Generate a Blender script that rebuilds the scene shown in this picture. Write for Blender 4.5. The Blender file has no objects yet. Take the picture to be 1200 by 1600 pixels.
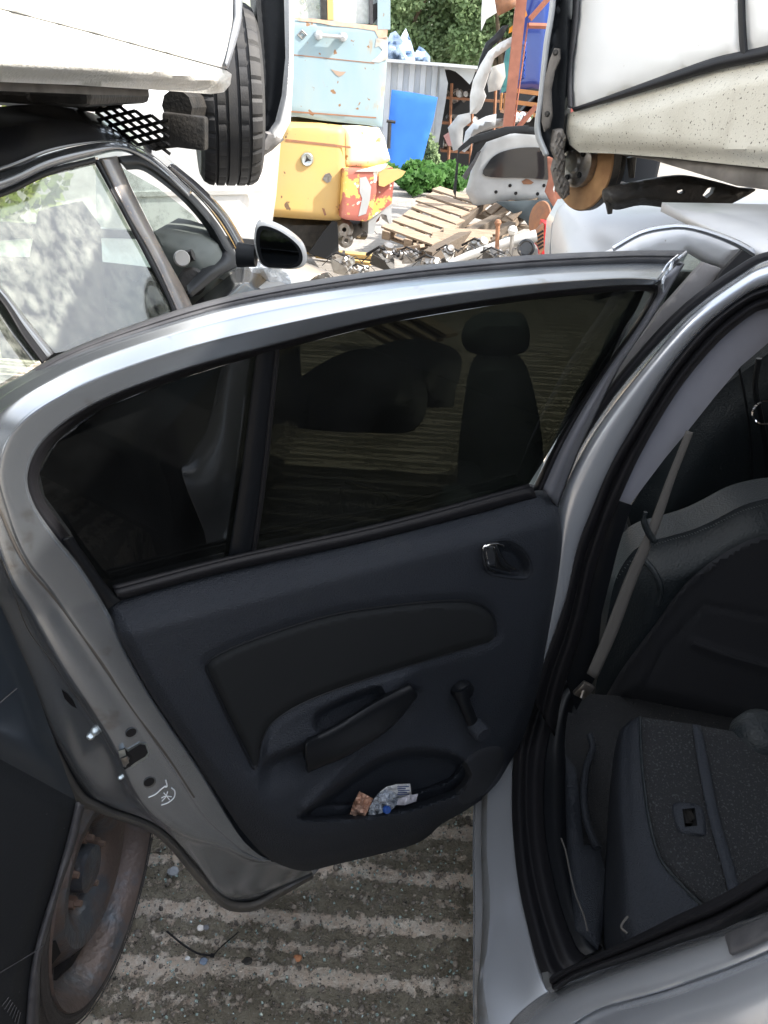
import bpy, bmesh, math, random
import numpy as np
from mathutils import Vector, Matrix, noise as mnoise
from mathutils.geometry import delaunay_2d_cdt
random.seed(7)
R = math.radians
scene = bpy.context.scene
# ------------------------------------------------------------------ camera, sky, sun, exposure
H, F, PITCH, ROLL = 1.60, 1200.0, R(29), R(4)
fw = Vector((0, math.cos(PITCH), -math.sin(PITCH)))
_rt = Vector((1, 0, 0)); _dn = Vector((0, -math.sin(PITCH), -math.cos(PITCH)))
CX = _rt*math.cos(ROLL) - _dn*math.sin(ROLL)
CY = _dn*math.cos(ROLL) + _rt*math.sin(ROLL)
cam = bpy.data.cameras.new('camera'); co = bpy.data.objects.new('camera', cam)
scene.collection.objects.link(co); scene.camera = co
cam.sensor_fit = 'VERTICAL'; cam.sensor_height = 36; cam.lens = 27; cam.clip_start = .02; cam.clip_end = 500
co.matrix_world = Matrix(((CX.x, -CY.x, -fw.x, 0), (CX.y, -CY.y, -fw.y, 0), (CX.z, -CY.z, -fw.z, H), (0, 0, 0, 1)))
SUN_EL, SUN_AZ = R(44), R(98)      # azimuth clockwise from the view direction (+y)
w = bpy.data.worlds.new('World'); scene.world = w; w.use_nodes = True
nt = w.node_tree; sky = nt.nodes.new('ShaderNodeTexSky'); sky.sky_type = 'NISHITA'; sky.sun_disc = False
sky.sun_elevation = SUN_EL; sky.sun_rotation = SUN_AZ; sky.air_density = 1.3; sky.dust_density = 2.5
tcw = nt.nodes.new('ShaderNodeTexCoord'); nzw = nt.nodes.new('ShaderNodeTexNoise'); nzw.inputs['Scale'].default_value = 2.2; nzw.inputs['Detail'].default_value = 8
nt.links.new(tcw.outputs['Generated'], nzw.inputs[0]); mrw = nt.nodes.new('ShaderNodeMapRange'); mrw.inputs[1].default_value = .40; mrw.inputs[2].default_value = .56
nt.links.new(nzw.outputs[0], mrw.inputs[0]); mxw = nt.nodes.new('ShaderNodeMix'); mxw.data_type = 'RGBA'; mxw.inputs[7].default_value = (6.2, 6.5, 7.0, 1)   # white summer cloud over the blue
nt.links.new(mrw.outputs[0], mxw.inputs[0]); nt.links.new(sky.outputs[0], mxw.inputs[6])
nt.links.new(mxw.outputs[2], nt.nodes['Background'].inputs[0]); nt.nodes['Background'].inputs[1].default_value = .15
sl = bpy.data.lights.new('sun', 'SUN'); sl.energy = 4.2; sl.angle = R(.5); sl.color = (1, .95, .88)
so = bpy.data.objects.new('sun', sl); scene.collection.objects.link(so)
sdir = Vector((math.sin(SUN_AZ)*math.cos(SUN_EL), math.cos(SUN_AZ)*math.cos(SUN_EL), math.sin(SUN_EL)))
so.rotation_euler = sdir.to_track_quat('Z', 'Y').to_euler(); so.location = (6, -2, 9)
vs = scene.view_settings; vs.view_transform = 'Standard'; vs.look = 'None'; vs.exposure = 1.3; vs.gamma = 1
try: vs.use_curve_mapping = False
except Exception: pass
try:
    scene.cycles.max_bounces = 10; scene.cycles.transparent_max_bounces = 16
    scene.cycles.caustics_reflective = False; scene.cycles.caustics_refractive = False
except Exception: pass

# ------------------------------------------------------------------ materials
def N(nt, t, **kw):
    n = nt.nodes.new(t)
    for k, v in kw.items(): setattr(n, k, v)
    return n
def mat(name, col, rough=.5, metal=0, col2=None, vscale=6, vmix=.5, bump=0, bscale=60, coat=0, spec=.5,
        patch=None, pscale=4, pthr=.6, pw=.04, prough=None, alpha=1, trans=0, ior=1.45, detail=6, stretch=None, sheen=0, coatr=.05,
        speck=None, sscale=120, sthr=.72):
    m = bpy.data.materials.new(name); m.use_nodes = True; t = m.node_tree; b = t.nodes['Principled BSDF']
    L = t.links.new
    tc = N(t, 'ShaderNodeTexCoord'); src = tc.outputs['Object']
    if stretch:
        mp = N(t, 'ShaderNodeMapping'); mp.inputs['Scale'].default_value = stretch; L(src, mp.inputs[0]); srcs = mp.outputs[0]
    else: srcs = src
    c = N(t, 'ShaderNodeRGB'); c.outputs[0].default_value = (*col, 1); cur = c.outputs[0]
    def mix(fac, a, colb):
        mx = N(t, 'ShaderNodeMix', data_type='RGBA'); L(fac, mx.inputs[0]); L(a, mx.inputs[6]); mx.inputs[7].default_value = (*colb, 1); return mx.outputs[2]
    def ramp(o, lo, hi):
        r_ = N(t, 'ShaderNodeMapRange'); r_.inputs[1].default_value = lo; r_.inputs[2].default_value = hi; L(o, r_.inputs[0]); return r_.outputs[0]
    if col2:
        nz = N(t, 'ShaderNodeTexNoise'); nz.inputs['Scale'].default_value = vscale; nz.inputs['Detail'].default_value = detail; L(srcs, nz.inputs[0])
        cur = mix(ramp(nz.outputs[0], .5-vmix*.4, .5+vmix*.4), cur, col2)
    rgh = None
    if patch:
        nz = N(t, 'ShaderNodeTexNoise'); nz.inputs['Scale'].default_value = pscale; nz.inputs['Detail'].default_value = 8; nz.inputs['Roughness'].default_value = .65; L(srcs, nz.inputs[0])
        f = ramp(nz.outputs[0], pthr, pthr+pw); cur = mix(f, cur, patch)
        if prough is not None:
            mr = N(t, 'ShaderNodeMapRange'); mr.inputs[3].default_value = rough; mr.inputs[4].default_value = prough; L(f, mr.inputs[0]); rgh = mr.outputs[0]
    if speck:
        nz = N(t, 'ShaderNodeTexNoise'); nz.inputs['Scale'].default_value = sscale; nz.inputs['Detail'].default_value = 2; L(src, nz.inputs[0])
        cur = mix(ramp(nz.outputs[0], sthr, sthr+.03), cur, speck)
    L(cur, b.inputs['Base Color'])
    b.inputs['Metallic'].default_value = metal; b.inputs['Roughness'].default_value = rough
    if rgh is not None: L(rgh, b.inputs['Roughness'])
    b.inputs['Coat Weight'].default_value = coat; b.inputs['Coat Roughness'].default_value = coatr
    b.inputs['Specular IOR Level'].default_value = spec; b.inputs['IOR'].default_value = ior
    b.inputs['Transmission Weight'].default_value = trans; b.inputs['Alpha'].default_value = alpha
    b.inputs['Sheen Weight'].default_value = sheen
    if bump:
        nz = N(t, 'ShaderNodeTexNoise'); nz.inputs['Scale'].default_value = bscale; nz.inputs['Detail'].default_value = 4; L(src, nz.inputs[0])
        bp = N(t, 'ShaderNodeBump'); bp.inputs['Strength'].default_value = bump; bp.inputs['Distance'].default_value = .01; L(nz.outputs[0], bp.inputs['Height']); L(bp.outputs[0], b.inputs['Normal'])
    return m
def glass(name, tint, rough=.02, dust=None, dthr=.55, dscale=8, film=0, dmax=.6, ior=1.5):
    """thin tinted sheet: transparent tint + fresnel gloss (+ dust)"""
    m = bpy.data.materials.new(name); m.use_nodes = True; t = m.node_tree; L = t.links.new
    t.nodes.remove(t.nodes['Principled BSDF']); out = t.nodes['Material Output']
    tr = N(t, 'ShaderNodeBsdfTransparent'); tr.inputs[0].default_value = (*tint, 1)
    gl = N(t, 'ShaderNodeBsdfGlossy'); gl.inputs['Roughness'].default_value = rough
    fr = N(t, 'ShaderNodeFresnel'); fr.inputs[0].default_value = ior
    ge = N(t, 'ShaderNodeNewGeometry'); fm = N(t, 'ShaderNodeMath', operation='MULTIPLY'); fi = N(t, 'ShaderNodeMath', operation='SUBTRACT'); fi.inputs[0].default_value = 1
    L(ge.outputs['Backfacing'], fi.inputs[1]); L(fr.outputs[0], fm.inputs[0]); L(fi.outputs[0], fm.inputs[1])     # gloss from the outer face only
    mx = N(t, 'ShaderNodeMixShader'); L(fm.outputs[0], mx.inputs[0]); L(tr.outputs[0], mx.inputs[1]); L(gl.outputs[0], mx.inputs[2]); cur = mx.outputs[0]
    if dust:
        df = N(t, 'ShaderNodeBsdfDiffuse'); df.inputs[0].default_value = (*dust, 1)
        tc = N(t, 'ShaderNodeTexCoord'); nz = N(t, 'ShaderNodeTexNoise'); nz.inputs['Scale'].default_value = dscale; nz.inputs['Detail'].default_value = 10; nz.inputs['Roughness'].default_value = .7
        L(tc.outputs['Object'], nz.inputs[0]); mr = N(t, 'ShaderNodeMapRange'); mr.inputs[1].default_value = dthr-.15; mr.inputs[2].default_value = dthr+.2; mr.inputs[4].default_value = dmax; L(nz.outputs[0], mr.inputs[0])
        m2 = N(t, 'ShaderNodeMixShader'); L(mr.outputs[0], m2.inputs[0]); L(cur, m2.inputs[1]); L(df.outputs[0], m2.inputs[2]); cur = m2.outputs[0]
    if film:      # grey haze put into the colour to lift the black of dark glass
        df = N(t, 'ShaderNodeBsdfDiffuse'); df.inputs[0].default_value = (.30, .32, .33, 1); m3 = N(t, 'ShaderNodeMixShader'); m3.inputs[0].default_value = film
        tc = N(t, 'ShaderNodeTexCoord'); nz = N(t, 'ShaderNodeTexNoise'); nz.inputs['Scale'].default_value = 5; nz.inputs['Detail'].default_value = 9; nz.inputs['Roughness'].default_value = .65; L(tc.outputs['Object'], nz.inputs[0])
        mr = N(t, 'ShaderNodeMapRange'); mr.inputs[1].default_value = .35; mr.inputs[2].default_value = .7; mr.inputs[3].default_value = film*.35; mr.inputs[4].default_value = film*1.9; L(nz.outputs[0], mr.inputs[0]); L(mr.outputs[0], m3.inputs[0])
        L(cur, m3.inputs[1]); L(df.outputs[0], m3.inputs[2]); cur = m3.outputs[0]
    L(cur, out.inputs[0]); return m
M = {}
M['silver'] = mat('silver_paint', (.58, .61, .66), .27, .65, col2=(.53, .56, .61), vscale=3, coat=.5, coatr=.12, bump=.01, bscale=400)
M['silverflat'] = mat('flat_silver_paint', (.60, .61, .63), .45, .25, col2=(.52, .53, .55), vscale=3, coat=.2, coatr=.2, speck=(.35, .34, .32), sscale=90, sthr=.74)  # rougher, less metallic silver than the main body paint
M['silverdirty'] = mat('grimy_silver_paint', (.23, .24, .25), .42, .55, col2=(.16, .155, .145), vscale=7, coat=.25, coatr=.2, patch=(.12, .10, .08), pscale=9, pthr=.56, pw=.2)
M['jamb'] = mat('door_jamb_silver_paint', (.44, .475, .52), .25, .85, col2=(.37, .40, .435), vscale=5, vmix=.8, coat=.3, coatr=.15, patch=(.22, .20, .175), pscale=14, pthr=.60, pw=.16)
M['rubber'] = mat('black_rubber_seal', (.010, .010, .012), .5, spec=.3, bump=.05, bscale=300)
M['greyrubber'] = mat('weathered_grey_rubber', (.075, .075, .08), .5, col2=(.04, .04, .045), vscale=30, bump=.05, bscale=300)
M['trim'] = mat('grained_charcoal_door_plastic', (.019, .0225, .030), .5, bump=.5, bscale=400, spec=.3, col2=(.023, .027, .035), vscale=5, patch=(.033, .035, .038), pscale=9, pthr=.58, pw=.2)
M['trimdark'] = mat('black_smooth_plastic', (.006, .007, .009), .42, bump=.06, spec=.3, bscale=700)
M['pad'] = mat('black_cloth_pad', (.014, .0155, .017), .85, bump=.25, bscale=1400, spec=.2)
M['speaker'] = mat('dark_speaker_cloth', (.016, .018, .023), .8, bump=.3, bscale=1200)
M['carpet'] = mat('charcoal_speckled_carpet', (.022, .024, .028), .95, bump=.9, bscale=500, speck=(.06, .064, .072), sscale=300, sthr=.60)
M['floorcarpet'] = mat('dusty_black_floor_carpet', (.012, .013, .015), .95, bump=.6, bscale=300, speck=(.10, .09, .08), sscale=260, sthr=.7)
M['leather'] = mat('black_leather', (.013, .017, .020), .42, bump=.3, bscale=200, spec=.32)
M['seatcloth'] = mat('black_seat_cloth', (.012, .013, .017), .85, bump=.3, bscale=900)
M['liner'] = mat('grey_fabric_pillar_trim', (.20, .205, .24), .85, bump=.1, bscale=900)
M['belt'] = mat('grey_webbing', (.10, .095, .09), .8, bump=.2, bscale=800)
M['chrome'] = mat('chrome', (.75, .76, .78), .08, 1)
M['steel'] = mat('worn_steel', (.42, .42, .42), .35, .9, col2=(.2, .17, .14), vscale=30)
M['steelb'] = mat('zinc_plated_steel', (.5, .55, .56), .3, .9)
M['tint'] = glass('dark_privacy_glass', (.11, .118, .105), .01, film=.014)
M['tint2'] = glass('very_dark_privacy_glass', (.10, .11, .105), .01, film=.014)
M['clear'] = glass('grubby_clear_glass', (.75, .8, .78), .03, dust=(.55, .53, .47), dthr=.62)
M['dusty'] = glass('dusty_glare_side_glass', (.7, .76, .70), .05, dust=(.85, .86, .78), dthr=.56, dscale=22, dmax=.24, film=.02, ior=2.3)  # dust, its colour brightened in place of reflected sky and leaves
M['mirrorm'] = mat('mirror_glass', (.55, .58, .6), .02, 1)
M['black'] = mat('black_car_paint', (.014, .016, .022), .25, col2=(.03, .03, .033), vscale=4, coat=.7, coatr=.08, patch=(.07, .07, .07), pscale=30, pthr=.66, pw=.1)
M['blackdust'] = mat('dusty_black_paint', (.16, .15, .155), .35, .3, col2=(.33, .29, .25), vscale=12, coat=.5, coatr=.1, speck=(.5, .35, .2), sscale=130, sthr=.66)
M['blackplastic'] = mat('scuffed_black_bumper_plastic', (.010, .012, .015), .55, bump=.05, bscale=200, speck=(.12, .12, .12), sscale=150, sthr=.75)
M['white'] = mat('white_car_paint', (.80, .80, .79), .3, coat=.4, coatr=.1, col2=(.72, .72, .70), vscale=2.5, speck=(.55, .53, .48), sscale=60, sthr=.76)
M['cream'] = mat('grimy_white_sill_paint', (.66, .64, .56), .45, col2=(.48, .45, .37), vscale=7, vmix=.9, bump=.15, bscale=260, speck=(.10, .09, .07), sscale=190, sthr=.655, patch=(.46, .43, .36), pscale=11, pthr=.56, pw=.2)
M['under'] = mat('dirty_grey_underbody', (.22, .20, .18), .8, col2=(.10, .09, .08), vscale=14)
M['soot'] = mat('oily_black_metal', (.02, .02, .02), .5, col2=(.05, .045, .04), vscale=20, bump=.3, bscale=80)
M['tyre'] = mat('tyre_rubber', (.035, .036, .04), .65, col2=(.06, .058, .056), vscale=12, bump=.1, bscale=200)
M['tyredust'] = mat('dusty_brown_tyre_rubber', (.058, .053, .051), .85, col2=(.035, .033, .033), vscale=12, vmix=.8, bump=.25, bscale=160)
M['rim'] = mat('rusty_black_steel_wheel', (.12, .10, .094), .40, .5, col2=(.16, .12, .105), vscale=9, vmix=.8, bump=.25, bscale=90, patch=(.10, .115, .135), pscale=6, pthr=.50, pw=.12, prough=.28)
M['rust'] = mat('orange_disc_rust', (.45, .26, .12), .75, col2=(.32, .17, .08), vscale=20, bump=.1)
M['ruststeel'] = mat('rusted_structural_steel', (.42, .17, .11), .7, col2=(.30, .12, .08), vscale=9, bump=.1)
M['rustdark'] = mat('dark_rust', (.22, .12, .08), .8, col2=(.35, .16, .08), vscale=14, bump=.2)
M['blue'] = mat('faded_pale_blue_paint', (.24, .36, .43), .55, col2=(.32, .39, .39), vscale=5, vmix=1, patch=(.36, .28, .18), pscale=3.4, pthr=.60, pw=.08, stretch=(1.6, 1, .5), speck=(.25, .14, .07), sscale=16, sthr=.68, bump=.2, bscale=6)
M['yellow'] = mat('faded_yellow_machine_paint', (.62, .40, .13), .55, col2=(.52, .37, .17), vscale=4, vmix=.9, patch=(.42, .30, .17), pscale=2.6, pthr=.60, pw=.14, speck=(.16, .10, .06), sscale=11, sthr=.68, bump=.2, bscale=6)
M['redyel'] = mat('flaking_red_over_yellow', (.44, .11, .09), .65, col2=(.36, .15, .11), vscale=9, vmix=.9, patch=(.70, .48, .13), pscale=4, pthr=.50, pw=.02, speck=(.75, .7, .62), sscale=12, sthr=.64)
M['shed'] = mat('pale_corrugated_steel', (.78, .80, .82), .5, .1, col2=(.50, .53, .54), vscale=2, vmix=.7)
M['brightblue'] = mat('bright_blue_painted_steel', (.035, .17, .62), .45, col2=(.05, .22, .66), vscale=2, patch=(.45, .35, .38), pscale=2.5, pthr=.68, pw=.05)
M['navy'] = mat('royal_blue_car_paint', (.02, .05, .27), .3, coat=.6, col2=(.03, .08, .33), vscale=2)
M['teal'] = mat('teal_paint', (.08, .28, .30), .4, coat=.4)
M['greypaint'] = mat('pale_grey_primer_paint', (.50, .52, .53), .4, .2, col2=(.38, .39, .40), vscale=5, coat=.3)
M['whitebumper'] = mat('scuffed_white_plastic', (.72, .72, .70), .4, col2=(.5, .49, .46), vscale=5)
M['wood'] = mat('sun_bleached_pallet_wood', (.42, .33, .25), .85, col2=(.22, .16, .11), vscale=5, vmix=.8, bump=.3, bscale=60, stretch=(1.2, 9, 9))
M['wooddark'] = mat('wet_dark_timber', (.09, .07, .055), .85, col2=(.15, .12, .09), vscale=8, bump=.3, stretch=(1, 9, 9))
M['lumber'] = mat('yellow_pine_plank', (.62, .42, .16), .8, col2=(.5, .32, .12), vscale=6, stretch=(1, 8, 8))
M['orangewood'] = mat('orange_brown_crate_plastic', (.50, .24, .09), .6, col2=(.40, .18, .07), vscale=6)
M['alu'] = mat('cast_aluminium', (.48, .47, .45), .45, .6, col2=(.22, .2, .18), vscale=12, vmix=.9, bump=.2, bscale=60)
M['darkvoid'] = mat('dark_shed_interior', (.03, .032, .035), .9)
M['bark'] = mat('tree_bark', (.10, .075, .05), .9, bump=.5, bscale=20)
def leafmat(name, a, b):
    m = mat(name, a, .6, col2=b, vscale=1.2, vmix=.7, spec=.3); t = m.node_tree; bs = t.nodes['Principled BSDF']; out = t.nodes['Material Output']
    tl = N(t, 'ShaderNodeBsdfTranslucent'); t.links.new(bs.inputs['Base Color'].links[0].from_socket, tl.inputs[0]); mx = N(t, 'ShaderNodeMixShader'); mx.inputs[0].default_value = .45
    t.links.new(bs.outputs[0], mx.inputs[1]); t.links.new(tl.outputs[0], mx.inputs[2]); t.links.new(mx.outputs[0], out.inputs[0]); return m
M['leafA'] = leafmat('grey_green_leaves', (.36, .45, .26), (.20, .30, .13))
M['leafB'] = leafmat('yellow_green_leaves', (.50, .52, .18), (.22, .32, .10))
M['leafC'] = leafmat('fresh_green_weed_leaves', (.10, .24, .05), (.05, .13, .03))
M['redplastic'] = mat('bright_red_plastic', (.6, .03, .04), .4)
M['greyglass'] = mat('black_gloss_glass', (.02, .022, .025), .08, coat=.3)
M['dash'] = mat('pale_grey_green_dashboard', (.14, .16, .15), .6)
M['tarp'] = mat('pale_blue_tarpaulin', (.45, .55, .68), .5)
M['skid'] = mat('ink_pen', (.75, .78, .8), .6)
M['paper'] = mat('white_paper', (.75, .75, .75), .6)
M['ink'] = mat('blue_ink', (.03, .06, .2), .6)
M['bluecap'] = mat('blue_plastic_cap', (.02, .07, .28), .35)
M['foil'] = mat('crinkled_brown_wrapper', (.50, .26, .17), .25, .3, col2=(.7, .5, .4), vscale=30, bump=.6, bscale=90)
M['film'] = mat('crinkled_clear_film', (.72, .78, .86), .12, 0, alpha=.55, bump=.9, bscale=90, spec=.9)
M['orange'] = mat('amber_plastic', (.75, .32, .03), .3)

# ------------------------------------------------------------------ helpers
ORG = {}
def ray(x, y): return fw + CX*((x-600)/F) + CY*((y-800)/F)
CAMP = Vector((0, 0, H))
def pl(p, n): return (Vector(p), Vector(n).normalized())
def P(x, y, plane, off=0):
    d = ray(x, y); p0, n = plane; return CAMP + d*(((p0+n*off)-CAMP).dot(n)/d.dot(n))
def atz(x, y, z): d = ray(x, y); return CAMP + d*((z-H)/d.z)
def aty(x, y, Y): d = ray(x, y); return CAMP + d*(Y/d.y)
def YP(Y, n=(0, -1, 0)): return pl((0, Y, 0), n)
def tag(o, label=None, cat=None, group=None, kind=None):
    if label: o['label'] = label
    if cat: o['category'] = cat
    if group: o['group'] = group
    if kind: o['kind'] = kind
    return o
def thing(name, label, cat, loc=(0, 0, 0), group=None):
    o = bpy.data.objects.new(name, None); o.empty_display_size = .1; scene.collection.objects.link(o); o.location = loc
    ORG[o.name] = Vector(loc); return tag(o, label, cat, group)
def mesh(name, vs_, fs_, m, parent=None, smooth=True, auto=None, label=None):
    org = ORG[parent.name] if parent else (sum((Vector(v) for v in vs_), Vector())/max(1, len(vs_)) if not parent else Vector())
    me = bpy.data.meshes.new(name); me.from_pydata([tuple(Vector(v)-org) for v in vs_], [], fs_); me.validate()
    bm = bmesh.new(); bm.from_mesh(me); bmesh.ops.recalc_face_normals(bm, faces=bm.faces[:])
    for f in bm.faces: f.smooth = smooth
    bm.to_mesh(me); bm.free()
    o = bpy.data.objects.new(name, me); scene.collection.objects.link(o); me.materials.append(m)
    if smooth and auto is None: auto = 40
    if smooth and auto:
        bm = bmesh.new(); bm.from_mesh(me)
        for e in bm.edges:
            if len(e.link_faces) == 2 and e.calc_face_angle(0) > R(auto): e.smooth = False
        bm.to_mesh(me); bm.free()
    if parent: o.parent = parent
    else: o.location = org
    ORG[o.name] = org
    if label: o['label'] = label
    return o
def mod(o, kind, **kw):
    md = o.modifiers.new(kind.lower(), kind)
    for k, v in kw.items(): setattr(md, k, v)
    return o
class MB:
    def __init__(s): s.v = []; s.f = []
    def add(s, vs_, fs_):
        n = len(s.v); s.v += [Vector(v) for v in vs_]; s.f += [tuple(i+n for i in f) for f in fs_]; return s
    def box(s, c, sz, rot=None, bev=0):
        x, y, z = (q/2 for q in sz); c = Vector(c)
        if bev:
            bm = bmesh.new(); bmesh.ops.create_cube(bm, size=1)
            for v in bm.verts: v.co = Vector((v.co.x*sz[0], v.co.y*sz[1], v.co.z*sz[2]))
            bmesh.ops.bevel(bm, geom=bm.edges[:], offset=bev, segments=2, affect='EDGES', profile=.5)
            bm.verts.index_update(); pts = [v.co.copy() for v in bm.verts]; fs_ = [tuple(v.index for v in f.verts) for f in bm.faces]; bm.free()
        else:
            pts = [Vector((a, b, d)) for a in (-x, x) for b in (-y, y) for d in (-z, z)]
            fs_ = [(0, 1, 3, 2), (4, 6, 7, 5), (0, 4, 5, 1), (2, 3, 7, 6), (0, 2, 6, 4), (1, 5, 7, 3)]
        if rot is not None: pts = [rot @ p for p in pts]
        return s.add([p+c for p in pts], fs_)
    def tube(s, pts, r, n=8, caps=True):
        pts = [Vector(p) for p in pts]; rs = r if isinstance(r, (list, tuple)) else [r]*len(pts)
        vs_ = []; fs_ = []; up = Vector((0, 0, 1)); a = None
        for i, p in enumerate(pts):
            d = (pts[min(i+1, len(pts)-1)] - pts[max(i-1, 0)]).normalized()
            if a is None: a = d.cross(up if abs(d.z) < .9 else Vector((1, 0, 0))).normalized()
            else: a = (a - d*a.dot(d)).normalized()
            b = d.cross(a)
            for k in range(n): q = 2*math.pi*k/n; vs_.append(p + (a*math.cos(q)+b*math.sin(q))*rs[i])
        for i in range(len(pts)-1):
            for k in range(n): fs_.append((i*n+k, i*n+(k+1) % n, (i+1)*n+(k+1) % n, (i+1)*n+k))
        if caps: fs_ += [tuple(range(n)), tuple(range((len(pts)-1)*n, len(pts)*n))]
        return s.add(vs_, fs_)
    def lathe(s, prof, c, axis, n=48, closed=False):
        """prof: (radius, along axis)"""
        c = Vector(c); ax = Vector(axis).normalized(); a = ax.orthogonal().normalized(); b = ax.cross(a); vs_ = []; fs_ = []; k = len(prof)
        for i in range(n):
            q = 2*math.pi*i/n; e = a*math.cos(q)+b*math.sin(q)
            for rr, h in prof: vs_.append(c+e*rr+ax*h)
        for i in range(n):
            j = (i+1) % n
            for m_ in range(k if closed else k-1): m2 = (m_+1) % k; fs_.append((i*k+m_, j*k+m_, j*k+m2, i*k+m2))
        return s.add(vs_, fs_)
    def build(s, name, m, parent=None, smooth=True, label=None, auto=None): return mesh(name, s.v, s.f, m, parent, smooth, auto, label)
def cr(pts, n, closed=False):
    """Catmull-Rom through keys, uniform in key index"""
    pts = [tuple(float(c) for c in p) for p in pts]; K = len(pts); out = []
    A = np.array(pts); segs = K if closed else K-1
    for i in range(n):
        t = i/(n if closed else n-1)*segs; k = min(int(t), segs-1); u = t-k
        g = (lambda j: A[j % K]) if closed else (lambda j: A[j] if 0 <= j < K else (2*A[0]-A[1] if j < 0 else 2*A[-1]-A[-2]))
        p0, p1, p2, p3 = g(k-1), g(k), g(k+1), g(k+2)
        out.append(tuple(.5*((2*p1)+(-p0+p2)*u+(2*p0-5*p1+4*p2-p3)*u*u+(-p0+3*p1-3*p2+p3)*u**3)))
    return out
def loft(name, curves, plane, m, parent=None, n=90, mm=24, thick=.004, closed=False, tofn=None, label=None):
    """curves: key lists (x,y,off) matched by index; interpolated along and across"""
    rows = [cr(c, n, closed) for c in curves]; vs_ = []; fs_ = []
    cols = [cr([r_[i] for r_ in rows], mm) for i in range(n)]
    for c in cols:
        for q in c: vs_.append(tofn(*q) if tofn else P(q[0], q[1], plane, q[2]))
    for i in range(n if closed else n-1):
        j = (i+1) % n
        for k in range(mm-1): fs_.append((i*mm+k, j*mm+k, j*mm+k+1, i*mm+k+1))
    o = mesh(name, vs_, fs_, m, parent, True, 60, label)
    if thick: mod(o, 'SOLIDIFY', thickness=thick, offset=0)
    return o
def dist_poly(x, y, poly):
    """numpy: distance from points to closed/open polyline"""
    d = np.full(np.shape(x), 1e9); 
    for (ax, ay), (bx, by) in zip(poly[:-1], poly[1:]):
        ex, ey = bx-ax, by-ay; L2 = ex*ex+ey*ey+1e-9; t = np.clip(((x-ax)*ex+(y-ay)*ey)/L2, 0, 1)
        d = np.minimum(d, np.hypot(x-ax-t*ex, y-ay-t*ey))
    return d
def inside(x, y, poly):
    c = np.zeros(np.shape(x), bool); n = len(poly)
    for i in range(n):
        x1, y1 = poly[i]; x2, y2 = poly[(i+1) % n]
        cond = (y1 > y) != (y2 > y); xi = (x2-x1)*(y-y1)/((y2-y1) if y2 != y1 else 1e-9)+x1; c ^= cond & (x < xi)
    return c
def relief(name, outline, plane, m, parent=None, h=None, step=0, depth=.01, smooth=0, label=None, tofn=None, back=None, holes=()):
    """a solid whose outline was measured in the photograph, standing on its own plane; h(x,y,d) = relief towards the viewer in metres"""
    ol = [tuple(p[:2]) for p in (cr(outline, smooth, True) if smooth else outline)]
    if step:
        dd = []
        for i, p in enumerate(ol):
            q = ol[(i+1) % len(ol)]; L_ = math.hypot(q[0]-p[0], q[1]-p[1]); k = max(1, int(L_/step))
            for j in range(k): dd.append((p[0]+(q[0]-p[0])*j/k, p[1]+(q[1]-p[1])*j/k))
        ol = dd
    nb = len(ol); pts = list(ol); edges = [(i, (i+1) % nb) for i in range(nb)]
    hl = []
    for hp in holes:
        s0 = len(pts); pts += hp; edges += [(s0+i, s0+(i+1) % len(hp)) for i in range(len(hp))]; hl.append(hp)
    cl = ol+[ol[0]]
    if step:
        xs = [p[0] for p in ol]; ys = [p[1] for p in ol]
        gx, gy = np.meshgrid(np.arange(min(xs), max(xs), step), np.arange(min(ys), max(ys), step))
        gx = gx.copy(); gx[1::2] += step/2; gx = gx.ravel(); gy = gy.ravel()
        k = inside(gx, gy, ol); gx, gy = gx[k], gy[k]; k = dist_poly(gx, gy, cl) > step*.45; gx, gy = gx[k], gy[k]
        for hp in hl:
            k = ~inside(gx, gy, hp); gx, gy = gx[k], gy[k]
            if len(gx): k = dist_poly(gx, gy, hp+[hp[0]]) > step*.4; gx, gy = gx[k], gy[k]
        pts += list(zip(gx.tolist(), gy.tolist()))
    vv, ee, ff, *_ = delaunay_2d_cdt([Vector(p) for p in pts], edges, [], 1, 1e-4)
    xs = np.array([v.x for v in vv]); ys = np.array([v.y for v in vv])
    if hl:
        nf = []
        for f in ff:
            cx_ = sum(vv[i].x for i in f)/len(f); cy_ = sum(vv[i].y for i in f)/len(f)
            if not any(inside(np.array([cx_]), np.array([cy_]), hp)[0] for hp in hl): nf.append(f)
        ff = nf
    d = dist_poly(xs, ys, cl); hh = h(xs, ys, d) if h else np.zeros(len(xs)); hh = np.broadcast_to(hh, xs.shape)
    fn = tofn or (lambda a, b, c: P(a, b, plane, c))
    V = [fn(a, b, c) for a, b, c in zip(xs.tolist(), ys.tolist(), hh.tolist())]
    Fs = [tuple(f) for f in ff]
    # boundary -> skirt straight back from the face
    cnt = {}
    for f in Fs:
        for i in range(len(f)):
            e = (f[i], f[(i+1) % len(f)]); cnt[frozenset(e)] = cnt.get(frozenset(e), []) + [e]
    nv = len(V); bk = back if back is not None else plane[1]
    V2 = V + [v - Vector(bk)*depth for v in V]
    F2 = Fs + [tuple(i+nv for i in reversed(f)) for f in Fs]
    for e in cnt.values():
        if len(e) == 1: a, b = e[0]; F2.append((b, a, a+nv, b+nv))
    return mesh(name, V2, F2, m, parent, True, 50, label)
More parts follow.
